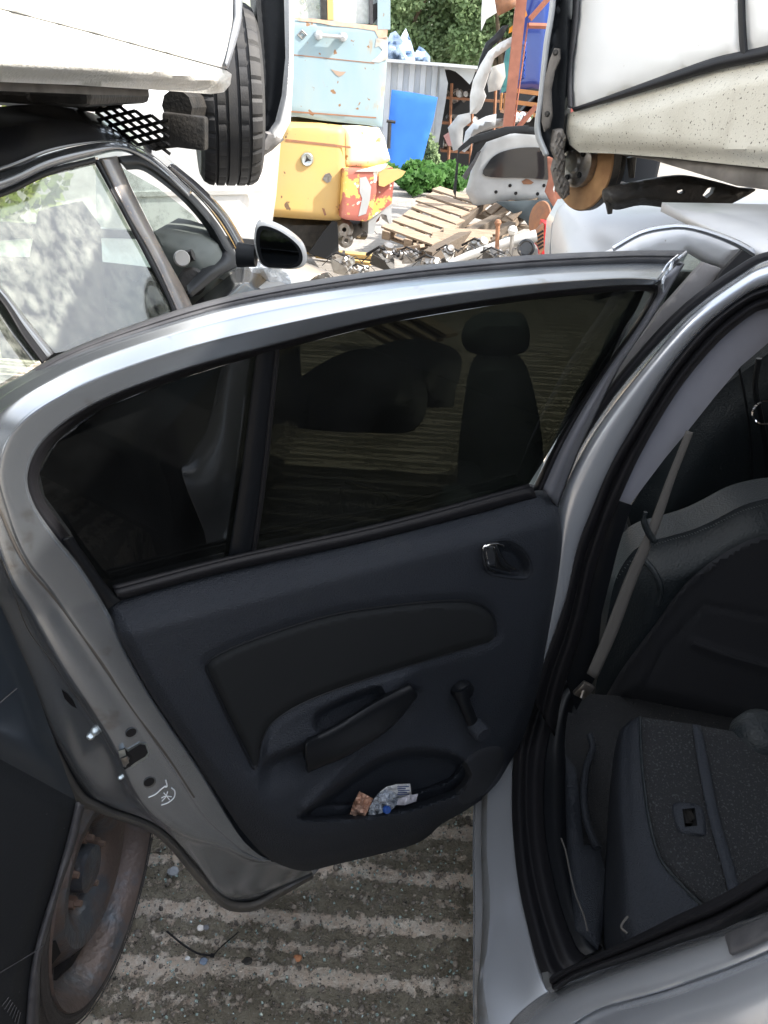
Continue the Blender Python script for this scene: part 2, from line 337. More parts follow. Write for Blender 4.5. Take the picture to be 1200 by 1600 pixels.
def band(name, a, b, plane, m, parent=None, off=0, bulge=.004, n=60, mm=7, thick=.004, label=None, **kw):
    """strip between two photo curves, rounded across"""
    def o3(p, o): return (p[0], p[1], (p[2] if len(p) > 2 else off)+o)
    mid = [o3(((p[0]+q[0])/2, (p[1]+q[1])/2, ((p[2] if len(p) > 2 else off)+(q[2] if len(q) > 2 else off))/2), bulge) for p, q in zip(a, b)]
    return loft(name, [[o3(p, 0) for p in a], mid, [o3(q, 0) for q in b]], plane, m, parent, n, mm, thick, label=label, **kw)
def sm(x, lo, hi): t = np.clip((x-lo)/(hi-lo), 0, 1); return t*t*(3-2*t)
def rotm(ax, ay, az): return Matrix.Rotation(az, 3, 'Z') @ Matrix.Rotation(ay, 3, 'Y') @ Matrix.Rotation(ax, 3, 'X')
def frame_rot(u, v):
    u = Vector(u).normalized(); v = Vector(v); v = (v-u*u.dot(v)).normalized(); w_ = u.cross(v); return Matrix((u, v, w_)).transposed()

# ------------------------------------------------------------------ ground
PER = .127
def ground_mat():
    m = bpy.data.materials.new('ridged_worn_concrete'); m.use_nodes = True; t = m.node_tree; L = t.links.new; b = t.nodes['Principled BSDF']
    tc = N(t, 'ShaderNodeTexCoord'); o = tc.outputs['Object']
    def noise(sc, de=6, ro=.6, st=None):
        n_ = N(t, 'ShaderNodeTexNoise'); n_.inputs['Scale'].default_value = sc; n_.inputs['Detail'].default_value = de; n_.inputs['Roughness'].default_value = ro
        if st: mp = N(t, 'ShaderNodeMapping'); mp.inputs['Scale'].default_value = st; L(o, mp.inputs[0]); L(mp.outputs[0], n_.inputs[0])
        else: L(o, n_.inputs[0])
        return n_.outputs[0]
    def math_(op, a, b_=None, c=None):
        n_ = N(t, 'ShaderNodeMath', operation=op)
        for i, q in enumerate((a, b_, c)):
            if q is None: continue
            if isinstance(q, (int, float)): n_.inputs[i].default_value = q
            else: L(q, n_.inputs[i])
        return n_.outputs[0]
    def mr(a, lo, hi, o0=0, o1=1):
        n_ = N(t, 'ShaderNodeMapRange'); L(a, n_.inputs[0])
        for i, q in zip((1, 2, 3, 4), (lo, hi, o0, o1)): n_.inputs[i].default_value = q
        return n_.outputs[0]
    def mix(f, a, c):
        n_ = N(t, 'ShaderNodeMix', data_type='RGBA'); L(f, n_.inputs[0])
        if isinstance(a, tuple): n_.inputs[6].default_value = (*a, 1)
        else: L(a, n_.inputs[6])
        if isinstance(c, tuple): n_.inputs[7].default_value = (*c, 1)
        else: L(c, n_.inputs[7])
        return n_.outputs[2]
    sep = N(t, 'ShaderNodeSeparateXYZ'); L(o, sep.inputs[0])
    ph = math_('MULTIPLY', sep.outputs[1], 2*math.pi/PER); ph = math_('ADD', ph, math_('MULTIPLY', noise(5, 2), 1.6))
    rg = math_('SINE', ph)
    rg2 = math_('SINE', math_('ADD', math_('MULTIPLY', ph, 2.07), math_('MULTIPLY', noise(9, 2), 2.5)))
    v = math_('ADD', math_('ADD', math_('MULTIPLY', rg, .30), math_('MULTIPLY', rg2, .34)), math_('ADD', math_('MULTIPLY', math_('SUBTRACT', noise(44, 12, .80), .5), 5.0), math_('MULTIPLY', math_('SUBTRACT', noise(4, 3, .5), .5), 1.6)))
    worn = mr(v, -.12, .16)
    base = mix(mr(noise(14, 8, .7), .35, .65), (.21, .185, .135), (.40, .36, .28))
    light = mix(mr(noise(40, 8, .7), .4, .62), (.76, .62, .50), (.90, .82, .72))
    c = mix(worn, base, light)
    vor = N(t, 'ShaderNodeTexVoronoi'); vor.inputs['Scale'].default_value = 130; L(o, vor.inputs[0])
    c = mix(mr(vor.outputs['Distance'], .22, .14), c, mix(mr(vor.outputs['Color'], .3, .7), (.05, .045, .04), (.5, .45, .4)))
    c = mix(mr(noise(60, 4, .8), .60, .66), c, (.05, .045, .038))
    far = mr(sep.outputs[1], 5.0, 7.0)   # the ridged strip gives way to a plain slab down the alley
    c = mix(far, c, mix(mr(noise(1.5, 10, .7), .35, .65), (.33, .30, .27), (.44, .41, .37)))
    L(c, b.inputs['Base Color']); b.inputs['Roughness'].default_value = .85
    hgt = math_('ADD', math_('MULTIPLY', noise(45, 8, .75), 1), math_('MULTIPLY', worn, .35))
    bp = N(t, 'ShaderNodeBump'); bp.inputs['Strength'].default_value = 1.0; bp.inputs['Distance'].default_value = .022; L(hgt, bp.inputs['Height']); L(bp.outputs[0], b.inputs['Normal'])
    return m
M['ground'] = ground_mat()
xs = sorted(set([-60, -20, -8, -4, -2, -1.4] + [round(-1.1+i*.014, 4) for i in range(136)] + [1.2, 2, 4, 8, 20, 60]))
ys = sorted(set([-60, -20, -8, -3, -1, -.2] + [round(.2+i*.008, 4) for i in range(330)] + [3.2, 4, 5, 7, 9, 12, 16, 24, 40, 120]))
V = []; Fq = []
for y in ys:
    for x in xs:
        z = 0
        if -1.1 <= x <= .8 and .2 < y < 2.8:
            z = .003*math.sin(2*math.pi*y/PER + 1.1*mnoise.noise((x*4, y*4, 0))) + .005*mnoise.fractal((x*22, y*22, 1), .8, 2, 4)
        V.append((x, y, z))
nx = len(xs)
for j in range(len(ys)-1):
    for i in range(nx-1): Fq.append((j*nx+i, j*nx+i+1, (j+1)*nx+i+1, (j+1)*nx+i))
g = MB().add(V, Fq)
me = bpy.data.meshes.new('ground'); me.from_pydata(V, [], Fq); me.materials.append(M['ground'])
for p_ in me.polygons: p_.use_smooth = True
go = bpy.data.objects.new('ground', me); scene.collection.objects.link(go); tag(go, kind='structure')

# loose bits on the concrete
gb = MB()
for i in range(1500):
    x = random.uniform(-.55, .3); y = random.uniform(.55, 1.6); s = random.uniform(.0015, .0045)
    gb.box((x, y, .006+s*.3), (s, s*random.uniform(.7, 1.4), s*.8), rotm(random.random()*3, random.random()*3, random.random()*3))
M['shard'] = mat('crumbled_safety_glass', (.45, .58, .55), .08, 0, trans=.3, spec=.8)
o = gb.build('glass_crumbs', M['shard'], smooth=False); tag(o, 'crumbs of broken safety glass scattered over the ridged concrete', 'broken glass', kind='stuff')
gb = MB()
for i in range(1300):
    x = random.uniform(-.55, .3); y = random.uniform(.55, 1.6); s = random.choice((.002, .003, .004, .007))*random.uniform(.7, 1.2)
    bm_ = bmesh.new(); bmesh.ops.create_icosphere(bm_, subdivisions=1, radius=s)
    vs_ = [v.co*random.uniform(.7, 1.2)+Vector((x, y, .004)) for v in bm_.verts]; bm_.verts.index_update(); gb.add(vs_, [tuple(v.index for v in f.verts) for f in bm_.faces]); bm_.free()
M['grit'] = mat('mixed_grit', (.30, .26, .22), .85, col2=(.10, .09, .08), vscale=60, vmix=.3)
o = gb.build('grit', M['grit'], smooth=False); tag(o, 'loose grit and tiny pebbles lying on the ridged concrete', 'grit', kind='stuff')
def pebble(px, py, s, m, label, cat='stone', name='pebble', flat=.6):
    c = atz(px, py, .006); bm_ = bmesh.new(); bmesh.ops.create_icosphere(bm_, subdivisions=2, radius=s)
    for v in bm_.verts: v.co = Vector((v.co.x*1.1, v.co.y, v.co.z*flat))*(1+.35*mnoise.noise(v.co/s*1.3+c*10)) + c + Vector((0, 0, s*flat*.6))
    bm_.verts.index_update(); mb = MB().add([v.co.copy() for v in bm_.verts], [tuple(v.index for v in f.verts) for f in bm_.faces]); bm_.free()
    return tag(mb.build(name, m, smooth=False), label, cat)
pebble(271, 1363, .012, mat('grey_plastic_fragment', (.30, .32, .35), .5), 'grey angular plastic fragment beside the black tyre', 'fragment', 'plastic_fragment', .4)
pebble(313, 1451, .007, mat('white_stone', (.75, .73, .70), .7), 'small white stone above the black cable tie')
pebble(318, 1503, .008, mat('blue_grey_stone', (.22, .28, .38), .6), 'blue-grey round stone below the black cable tie')
pebble(293, 1498, .005, M['paper'], 'tiny white pebble just left of the blue-grey stone')
pebble(387, 1502, .009, M['soot'], 'black shiny scrap to the right of the cable tie', 'fragment', 'plastic_fragment', .4)
pebble(465, 1498, .008, mat('orange_stone', (.45, .20, .10), .8), 'rusty orange stone on the concrete')
pebble(322, 1450, .006, mat('slate_chip', (.15, .16, .18), .7), 'dark slate chip touching the small white stone')
mb = MB(); mb.tube([atz(*q, .016) for q in cr([(261, 1455), (285, 1475), (310, 1490), (333, 1493)], 12)], .0022, 6); mb.tube([atz(*q, .018) for q in cr([(332, 1495), (345, 1480), (373, 1456)], 8)], .0015, 6)
c = atz(332, 1493, .016); mb.box(c, (.008, .006, .005))
tag(mb.build('cable_tie', M['rubber']), 'bent black cable tie lying on the ridged concrete', 'cable tie')

# ================================================================== THE SILVER CAR (right) with its open rear door
D0 = (.277, 1.2, 1.0); DN = Vector((.534, -.845, 0)).normalized(); DU = (DN - Vector((0, 0, .10))).normalized()
DP = (Vector(D0), DN); DPU = (Vector(D0), DU)
BELT = [(165, 952), (600, 838), (860, 772)]
def dfn(x, y, off=0):
    """door inner face: vertical below the belt line, leaning in above it"""
    a = P(x, y, DP, off)
    if a.z > 1.0:
        a = P(x, y, DPU, off)
    return a
silver = thing('silver_car', 'silver hatchback at the right with its rear door wide open and rear seat folded', 'car', (.8, 1.2, 0))
lo_, hi_ = (0, 0, -.045, -.09, -.11), (.002, .003, -.012, -.042, -.070)
cols = [
 [(482,1354),(484,1357),(486,1360),(488,1363),(490,1368)], [(425,1346),(428,1347),(432,1349),(440,1385),(441,1396)],
 [(385,1318),(388,1332),(392,1342),(385,1404),(385,1422)], [(358,1280),(352,1305),(345,1322),(345,1398),(347,1412)],
 [(335,1240),(318,1272),(290,1308),(303,1345),(310,1370)], [(305,1192),(285,1222),(232,1272),(252,1292),(262,1314)],
 [(275,1148),(250,1168),(204,1236),(176,1260),(182,1275)], [(238,1092),(215,1117),(175,1172),(135,1235),(118,1246)],
 [(200,1025),(172,1055),(135,1108),(85,1150),(62,1146)], [(170,958),(128,990),(90,1040),(48,1060),(22,1052)],
 [(128,888),(84,925),(45,960),(12,975),(-8,960)], [(85,835),(42,870),(10,900),(-20,905),(-38,890)],
 [(52,785),(15,805),(-18,815),(-48,815),(-62,810)], [(43,738),(0,732),(-30,728),(-52,725),(-66,722)],
 [(70,685),(30,662),(0,648),(-16,638),(-30,630)], [(146,631),(122,603),(108,582),(100,570),(94,562)],
 [(267,583),(257,552),(250,530),(246,517),(243,508)], [(400,545),(395,515),(392,492),(390,478),(388,470)],
 [(600,495),(597,474),(595,456),(593,446),(592,438)], [(800,462),(799,446),(798,434),(797,426),(796,418)],
 [(950,446),(960,434),(965,425),(968,417),(970,410)], [(1022,444),(1035,436),(1046,427),(1056,418),(1064,410)]]
curves = []
for k in range(5):
    c = []
    for i, col in enumerate(cols):
        t_ = float(sm(np.array(i), 10, 15)); c.append((col[k][0], col[k][1], lo_[k]*(1-t_)+hi_[k]*t_))
    curves.append(c)
def mixc(a, b, t_, olo, ohi):
    out = []
    for i, (p, q) in enumerate(zip(a, b)):
        w_ = float(sm(np.array(i), 10, 15)); out.append((p[0]*(1-t_)+q[0]*t_, p[1]*(1-t_)+q[1]*t_, olo*(1-w_)+ohi*w_))
    return out
A0, B0, C0, D0_, E0 = curves
curves = [A0, mixc(A0, B0, .88, .001, .004), B0, mixc(B0, C0, .12, -.003, .002), mixc(B0, C0, .86, -.004, -.0085), mixc(B0, C0, 1.0, -.030, -.012), mixc(C0, D0_, .14, -.044, -.0155), mixc(C0, D0_, .85, -.070, -.037), D0_, E0]
door = loft('rear_door', curves, DP, M['jamb'], silver, n=260, mm=64, thick=.003, tofn=dfn)
door['label'] = 'open silver rear door swung out from the car, inner side facing the viewer'
# outer skin of the door, seen from elsewhere
ol = [curves[-1][i][:2] for i in range(len(cols))] + [(1000, 560), (905, 720), (868, 800), (850, 1040), (800, 1190), (720, 1262), (600, 1318), (520, 1332)]
win = [(165, 940), (60, 800), (50, 730), (150, 636), (400, 550), (700, 482), (1000, 452), (900, 620), (835, 765), (500, 855)]
relief('door_outer_skin', ol, DP, M['silver'], door, step=24, depth=.006, tofn=lambda x, y, o: dfn(x, y, -.135), back=DN, holes=[win])
# gasket along the top edge of the frame
ga = [(-30,630),(0,614),(94,556),(243,498),(388,458),(592,425),(796,403),(970,394),(1072,393)]
gm = [(-24,640),(8,624),(98,562),(245,507),(390,468),(592,435),(796,414),(970,404),(1062,404)]
gc = [(-18,648),(14,632),(102,569),(247,513),(391,475),(593,441),(797,420),(970,411),(1054,412)]
loft('weather_seal', [[(x, y, -.082) for x, y in ga], [(x, y+1, -.062) for x, y in [((a[0]+b[0])/2, (a[1]+b[1])/2) for a, b in zip(ga, gm)]], [(x, y, -.066) for x, y in gm], [(x, y+1, -.058) for x, y in gm], [(x, y, -.06) for x, y in gc]], DP, M['greyrubber'], door, n=120, mm=16, thick=.004, tofn=dfn)
# right-hand post of the window frame and tip
ri = [(1024,446),(1022,470),(992,519),(950,577),(908,640),(875,700),(846,762)]
ro = [(1066,410),(1048,440),(1012,500),(967,568),(930,640),(902,700),(868,790)]
rm = [((a[0]+b[0])/2+2, (a[1]+b[1])/2) for a, b in zip(ri, ro)]
M['framedark'] = mat('satin_grey_frame', (.13, .135, .155), .5, .2)
loft('window_post', [[(x, y, -.008) for x, y in ri], [(x, y, .008) for x, y in rm], [(x, y, -.012) for x, y in ro]], DP, M['framedark'], door, n=60, mm=12, thick=.006, tofn=dfn)
rs_ = [(a[0]+4, a[1]+2) for a in ro]
band('post_seal', [(x-9, y, -.010) for x, y in ro], [(x+2, y+2, -.016) for x, y in ro], DP, M['rubber'], door, bulge=.006, tofn=dfn)
# crumpled silver lip at the tip
mb = MB(); tip = cr([(1072,394,0),(1062,402,.012),(1052,408,.004),(1047,420,.016),(1040,430,.006),(1035,442,.012),(1036,456,.006)], 26)
mb.tube([dfn(x, y, o+.004) for x, y, o in tip], .0022, 6)
tip = cr([(1060,398,.01),(1044,412,.002),(1036,424,.01),(1028,436,.004)], 14); mb.tube([dfn(x, y, o+.004) for x, y, o in tip], .0016, 6)
mb.build('bent_lip', M['silver'], door)
# black window channel
A_ = [(165,948),(125,884),(85,834),(50,785),(43,738),(70,683),(146,629),(267,581),(400,543),(600,493),(800,460),(950,445),(1022,444),(1022,470),(992,519),(950,577),(908,640),(875,700),(846,765)]
B_ = [(188,938),(150,874),(112,824),(80,775),(72,742),(95,698),(160,648),(275,602),(405,562),(602,512),(800,479),(940,464),(1004,462),(1000,485),(968,535),(926,597),(886,655),(852,712),(822,768)]
B_ = [(a[0]*.45+b[0]*.55, a[1]*.45+b[1]*.55) for a, b in zip(A_, B_)]
loft('window_channel', [[(x, y, -.004) for x, y in A_], [((a[0]*.6+b[0]*.4), (a[1]*.6+b[1]*.4), -.006) for a, b in zip(A_, B_)], [(x, y, -.026) for x, y in B_]], DP, M['rubber'], door, n=160, mm=8, thick=.004, tofn=dfn)
gl1 = [(160,940),(110,830),(70,775),(62,740),(90,690),(160,640),(275,594),(412,552),(372,884)]
gl2 = [(412,552),(602,505),(800,472),(940,456),(1008,454),(968,540),(886,660),(815,775),(600,835),(372,890)]
relief('quarter_glass', gl1, DP, M['tint2'], door, depth=.003, step=40, tofn=lambda x, y, o: dfn(x, y, -.03+o))
relief('door_glass', gl2, DP, M['tint'], door, depth=.003, step=40, tofn=lambda x, y, o: dfn(x, y, -.034+o))
band('glass_divider', [(401,546),(390,640),(374,760),(353,892)], [(432,538),(421,640),(408,760),(391,882)], DP, M['trimdark'], door, off=-.024, bulge=.005, tofn=dfn, thick=.005)
band('divider_seal', [(430,540),(420,640),(407,760),(390,884)], [(436,538),(426,640),(413,760),(396,882)], DP, M['rubber'], door, off=-.024, bulge=.004, tofn=dfn)
band('belt_seal', [(178,922),(360,874),(600,822),(830,760)], [(186,936),(360,890),(600,838),(838,776)], DP, M['rubber'], door, off=-.008, bulge=.006, tofn=dfn)
band('belt_bead', [(176,916),(350,872),(600,817),(826,757)], [(180,922),(355,878),(600,823),(828,762)], DP, M['rubber'], door, off=-.016, bulge=.004, tofn=dfn)
band('corner_cover', [(96,842),(120,880),(150,925),(166,952)], [(112,838),(136,876),(168,918),(188,938)], DP, M['trimdark'], door, off=-.004, bulge=.005, tofn=dfn)
# inner trim panel -------------------------------------------------
TR = [(168,952),(200,933),(300,905),(420,876),(540,848),(660,818),(760,792),(820,772),(852,770),(870,790),(878,840),(872,905),(858,990),(842,1070),(822,1140),(800,1185),(768,1235),(730,1265),(690,1288),(668,1308),(640,1322),(580,1338),(520,1352),(480,1361),(445,1354),(415,1338),(388,1310),(365,1280),(330,1225),(285,1158),(240,1092),(200,1022)]
TRs = [tuple(p[:2]) for p in cr(TR, 160, True)]
PAD = [(322,1040),(345,1020),(420,990),(520,960),(620,945),(700,938),(745,942),(770,960),(775,985),(770,1000),(740,1010),(640,1040),(540,1072),(470,1100),(425,1130),(408,1160),(402,1195),(395,1200),(385,1180),(355,1120),(330,1065)]
PADs = [tuple(p[:2]) for p in cr(PAD, 120, True)]
POCK = [(462,1280),(500,1246),(550,1208),(600,1178),(660,1168),(715,1178),(738,1208),(726,1236),(692,1252),(642,1268),(580,1279),(520,1284)]
POCKs = [tuple(p[:2]) for p in cr(POCK, 80, True)]
UPP = [(400,1196),(418,1190),(445,1178),(500,1160),(560,1140),(600,1110),(645,1075)]   # lower edge of the arm moulding
BZ = [(752,858),(758,850),(790,845),(810,852),(825,868),(831,885),(829,898),(818,905),(790,903),(762,896),(754,880)]
BZs = [tuple(p[:2]) for p in cr(BZ, 60, True)]
CUP = [(492,1112),(580,1072),(600,1078),(606,1100),(560,1130),(500,1150)]
CUPs = [tuple(p[:2]) for p in cr(CUP, 50, True)]
def trim_h(x, y, d, pad=True):
    beltd = dist_poly(x, y, [(165, 950), (540, 850), (855, 770)])
    h = .030*sm(beltd, 0, 55) + .0*x
    h += -.012*(1-sm(d, 0, 22))
    h += -.010*(1-sm(d, 0, 6))
    # cloth pad recess lip
    dp = dist_poly(x, y, PADs+[PADs[0]]); ip = inside(x, y, PADs)
    if pad: h += np.where(ip, -.005-.005*sm(dp, 0, 8), -.005*(1-sm(dp, 0, 14)))
    # lower half swells out (speaker, pocket wall)
    h += .022*sm(y - (1150 - .0*x), 0, 130)*sm(d, 0, 60)
    h += .018*np.exp(-(((x-745)/60)**2+((y-1215)/75)**2))
    # arm moulding shelf
    du = dist_poly(x, y, UPP); above = y < np.interp(x, [p[0] for p in UPP], [p[1] for p in UPP])
    inx = (x > 396) & (x < 650)
    sg = np.where(above, 1., -1.)*np.tanh(du/5.); h += (sg*.018-.003)*np.exp(-(du/34.)**2)*sm(x, 398, 425)*(1-sm(x, 625, 665))*np.where(ip, 0, sm(dp, 0, 12))
    # scooped area right of the arm, around the crank
    h += -.016*np.exp(-(((x-700)/70)**2+((y-1100)/70)**2))
    # diagonal crease falling from the arm into the pocket
    dc = dist_poly(x, y, [(640,1090),(600,1135),(545,1190),(480,1262)]); h += .006*np.exp(-(dc/9.)**2)
    di = dist_poly(x, y, POCKs+[POCKs[0]]); ii = inside(x, y, POCKs); h += np.where(ii, -.055*sm(di, 0, 16), 0)
    dz = dist_poly(x, y, BZs+[BZs[0]]); iz = inside(x, y, BZs); h += np.where(iz, -.022*sm(dz, 0, 16), 0)
    dc = dist_poly(x, y, CUPs+[CUPs[0]]); ic = inside(x, y, CUPs); h += np.where(ic, -.026*sm(dc, 0, 12), 0)
    return h
trim = relief('trim_panel', TRs, DP, M['trim'], door, h=trim_h, step=4.2, depth=.035, tofn=dfn, back=DN)
def surf(x, y): return float(trim_h(np.array([x]), np.array([y]), dist_poly(np.array([x]), np.array([y]), TRs+[TRs[0]]))[0])
def pad_h(x, y, d):
    dd = dist_poly(x, y, TRs+[TRs[0]]); return trim_h(x, y, dd, False)-.006+.008*sm(d, 0, 10)
PI_ = [(x+(560-x)*.012, y+(1050-y)*.02) for x, y in PADs]
relief('pad', PI_, DP, M['pad'], door, h=pad_h, step=5, depth=.006, tofn=dfn, back=DN)
# thin stitched groove around the pad
mb = MB(); mb.tube([dfn(x, y, surf(x, y)+.001) for x, y in PADs+[PADs[0]]], .0012, 5); mb.build('pad_groove', M['trimdark'], door)
# grab handle
Hn = [(476,1165),(530,1140),(590,1105),(645,1073)]; Hb = [(480,1204),(545,1176),(606,1136),(650,1086)]
Ht = [(480,1158),(530,1132),(588,1096),(640,1070)]
loft('grab_handle', [[(x, y, .018) for x, y in Ht], [(x, y, .048) for x, y in Ht], [(x, y+4, .056) for x, y in Hn], [(x, y-4, .052) for x, y in Hb], [(x, y, .036) for x, y in Hb], [(x, y+2, .012) for x, y in Hb]], DP, M['trimdark'], door, n=50, mm=20, thick=.006, tofn=dfn)
relief('handle_end', [(478,1160),(500,1150),(502,1200),(482,1214)], DP, M['trimdark'], door, h=lambda x, y, d: .030+0*x, step=8, depth=.03, tofn=dfn, back=DN)
# chrome release handle in its bezel
dh = relief('release_handle', [tuple(p[:2]) for p in cr([(755,856),(762,851),(774,852),(780,862),(786,878),(797,887),(812,893),(800,897),(778,893),(762,888),(757,874)], 50, True)], DP, M['chrome'], door, h=lambda x, y, d: surf(790, 840)+.002+.008*sm(d, 0, 5)-.0002*np.maximum(0, x-775), step=2.5, depth=.006, tofn=dfn, back=DN)
mb = MB(); mb.tube([dfn(x, y, surf(790, 840)+.010) for x, y in cr([(786,853),(774,850),(760,852),(755,858),(756,872),(760,886),(768,892)], 24)], .0022, 8); mb.tube([dfn(x, y, surf(790, 840)+.008) for x, y in cr([(776,852),(782,866),(792,880),(806,890)], 20)], .0016, 8); mb.build('handle_lip', M['chrome'], dh)
mb = MB(); mb.tube([dfn(x, y, surf(795, 838)-.001) for x, y in BZs+[BZs[0]]], .0016, 6); mb.build('handle_bezel', M['trimdark'], door)
# window crank
mb = MB()
def disc(mb, x, y, r, o0, o1, n=28, lip=.3):
    c = dfn(x, y, o0); mb.lathe([(0.0001, o1-o0), (r*(1-lip), o1-o0), (r*.93, (o1-o0)*.9), (r, (o1-o0)*.65), (r, 0), (0.0001, 0)], c, DN, n)
b0 = surf(718, 1072)
disc(mb, 718, 1074, .021, b0-.002, b0+.02)
arm = [(718,1074,.019,b0+.014),(724,1095,.015,b0+.022),(733,1117,.014,b0+.024),(741,1134,.015,b0+.022)]
pts = cr(arm, 14)
vsx = []; fsx = []
mb.tube([dfn(p[0], p[1], p[3]-.004) for p in pts], [p[2]*.85 for p in pts], 10)
mb.build('window_crank', M['trimdark'], door)
mb = MB(); disc(mb, 742, 1133, .0185, b0+.022, b0+.052, lip=.25); mb.build('crank_knob', M['trim'], door)
# speaker cover
SP = [tuple(p[:2]) for p in cr([(712,1232),(718,1200),(738,1178),(765,1166),(785,1170),(786,1192),(770,1222),(745,1250),(722,1256)], 50, True)]
relief('speaker_cover', SP, DP, M['speaker'], door, h=lambda x, y, d: trim_h(x, y, dist_poly(x, y, TRs+[TRs[0]]))+.003*sm(d, 0, 5), step=4.5, depth=.004, tofn=dfn, back=DN)
hem_a = [(-40,640),(-66,690),(-76,735),(-70,800),(-48,875),(-14,950),(16,1046),(56,1142),(112,1244),(150,1266),(180,1277),(226,1294),(260,1317),(308,1374),(344,1413),(370,1423),(402,1420),(441,1398),(490,1370)]
hem_b = [(-28,640),(-52,690),(-62,735),(-56,800),(-34,875),(2,950),(32,1042),(72,1132),(122,1230),(156,1256),(182,1268),(226,1282),(264,1306),(314,1362),(347,1400),(371,1410),(400,1408),(438,1388),(488,1364)]
loft('hem_flange', [[(x, y, -.100) for x, y in hem_a], [((a[0]+b[0])/2, (a[1]+b[1])/2, -.082) for a, b in zip(hem_a, hem_b)], [(x, y, -.088) for x, y in hem_b]], DP, mat('grimy_hem_paint', (.10, .10, .10), .45, .3, col2=(.16, .15, .135), vscale=20), door, n=140, mm=8, thick=.005, tofn=dfn)
# jamb details: latch, holes, screws, chalk mark
def jfn(x, y, off=0): return P(x, y, DP, -.03+off)
def jsurf(x, y):
    """depth of the jamb at a photo point: nearest of the loft keys"""
    best = None
    for k in range(5):
        for q in cr(curves[k], 200):
            d_ = (q[0]-x)**2+(q[1]-y)**2
            if best is None or d_ < best[0]: best = (d_, q[2], k)
    return best[1]
deps = door.evaluated_get(bpy.context.evaluated_depsgraph_get())
from mathutils.bvhtree import BVHTree
_bv = BVHTree.FromPolygons([v.co for v in door.data.vertices], [tuple(p.vertices) for p in door.data.polygons])
def hit(x, y, lift=.003):
    d = ray(x, y).normalized(); r_ = _bv.ray_cast(CAMP-ORG[door.name], d)
    return (r_[0]+ORG[door.name]-d*lift) if r_[0] else P(x, y, DP, -.03)
def decal(name, ol, m, lift=.0035, depth=.003):
    pts = [hit(x, y, lift) for x, y in ol]; c = hit(sum(p[0] for p in ol)/len(ol), sum(p[1] for p in ol)/len(ol), lift)
    n = len(pts); d = ray(*ol[0]).normalized()
    V = pts+[c]+[p+d*depth for p in pts]; Fx = [(i, (i+1) % n, n) for i in range(n)] + [(i, (i+1) % n, n+1+(i+1) % n, n+1+i) for i in range(n)]
    return mesh(name, V, Fx, m, door, False)
def ell(cx, cy, a, b, ang, n=20): return [(cx+a*math.cos(t)*math.cos(ang)-b*math.sin(t)*math.sin(ang), cy+a*math.cos(t)*math.sin(ang)+b*math.sin(t)*math.cos(ang)) for t in [2*math.pi*i/n for i in range(n)]]
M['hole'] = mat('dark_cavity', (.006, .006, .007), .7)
for i, (x, y) in enumerate(((205, 1145), (233, 1222))):
    decal('bolt_hole_rim', ell(x+1, y+1, 10.5, 7.5, -.5), M['silverdirty'], .0035); decal('bolt_hole', ell(x, y, 9, 6, -.5), M['hole'], .0045)
decal('latch_rim', [(178,1176),(196,1168),(197,1172),(218,1160),(229,1162),(233,1176),(230,1184),(214,1194),(205,1200),(193,1207),(186,1198)], M['steelb'], .004)
decal('latch_cavity', [(182,1178),(196,1171),(198,1176),(219,1163),(227,1164),(231,1176),(227,1182),(212,1191),(204,1197),(195,1203),(188,1194)], M['hole'], .006)
lt = decal('latch_claw', [(185,1174),(195,1170),(197,1180),(187,1184)], M['steelb'], .012, .008)
decal('latch_catch', [(189,1186),(199,1182),(202,1192),(193,1198)], M['steel'], .011, .006)
decal('door_grommet', [(96,1077),(104,1083),(114,1095),(120,1107),(112,1103),(101,1092)], M['rubber'], .004)
for (x, y, s) in ((149, 1142, .007), (142, 1150, .006), (188, 1215, .004)):
    c = hit(x, y, .004); mb = MB(); mb.lathe([(.0001, .005), (s*.6, .005), (s, .003), (s, 0)], c, (CAMP-c), 14); mb.build('screw', M['steelb'], door)
for key, rr, mm_ in (([(-30,720),(-12,770),(0,797),(22,848),(46,889),(79,927),(103,957),(153,1026),(199,1095),(230,1138),(268,1191),(303,1245)], .0022, 'tan'), ([(-20,800),(-6,850),(15,900),(42,977),(77,1026),(115,1080),(153,1134),(180,1180)], .0018, 'tan'), ([(20,1020),(60,1100),(100,1165),(146,1243),(180,1261),(226,1273),(262,1300),(306,1346),(338,1392),(362,1407),(400,1402),(440,1384)], .0016, 'dark'), ([(195,1222),(215,1247),(248,1286),(290,1308),(344,1320),(380,1338),(430,1346)], .0018, 'light')):
    mb = MB(); mb.tube([hit(x, y, .0006) for x, y in cr(key, 70)], rr, 6); mb.build('pressed_seam', {'tan': mat('grime_in_seam', (.10, .09, .08), .6, .2), 'dark': M['rubber'], 'light': M['jamb']}[mm_], door)
def stroke(name, pts, r=.0011):
    mb = MB(); mb.tube([hit(x, y, .003) for x, y in cr(pts, 24)], r, 5); return mb.build(name, M['skid'], door)
stroke('pen_mark', [(232,1246),(243,1241),(252,1233),(259,1228)]); stroke('pen_mark', [(259,1219),(261,1228),(258,1230)])
stroke('pen_mark', [(268,1231),(273,1236),(272,1246),(263,1254),(252,1258)], .001)
stroke('pen_mark', [(252,1247),(259,1244),(268,1245)], .0008); stroke('pen_mark', [(262,1237),(259,1245),(253,1252)], .0008); stroke('pen_mark', [(256,1239),(262,1246),(265,1250)], .0008)

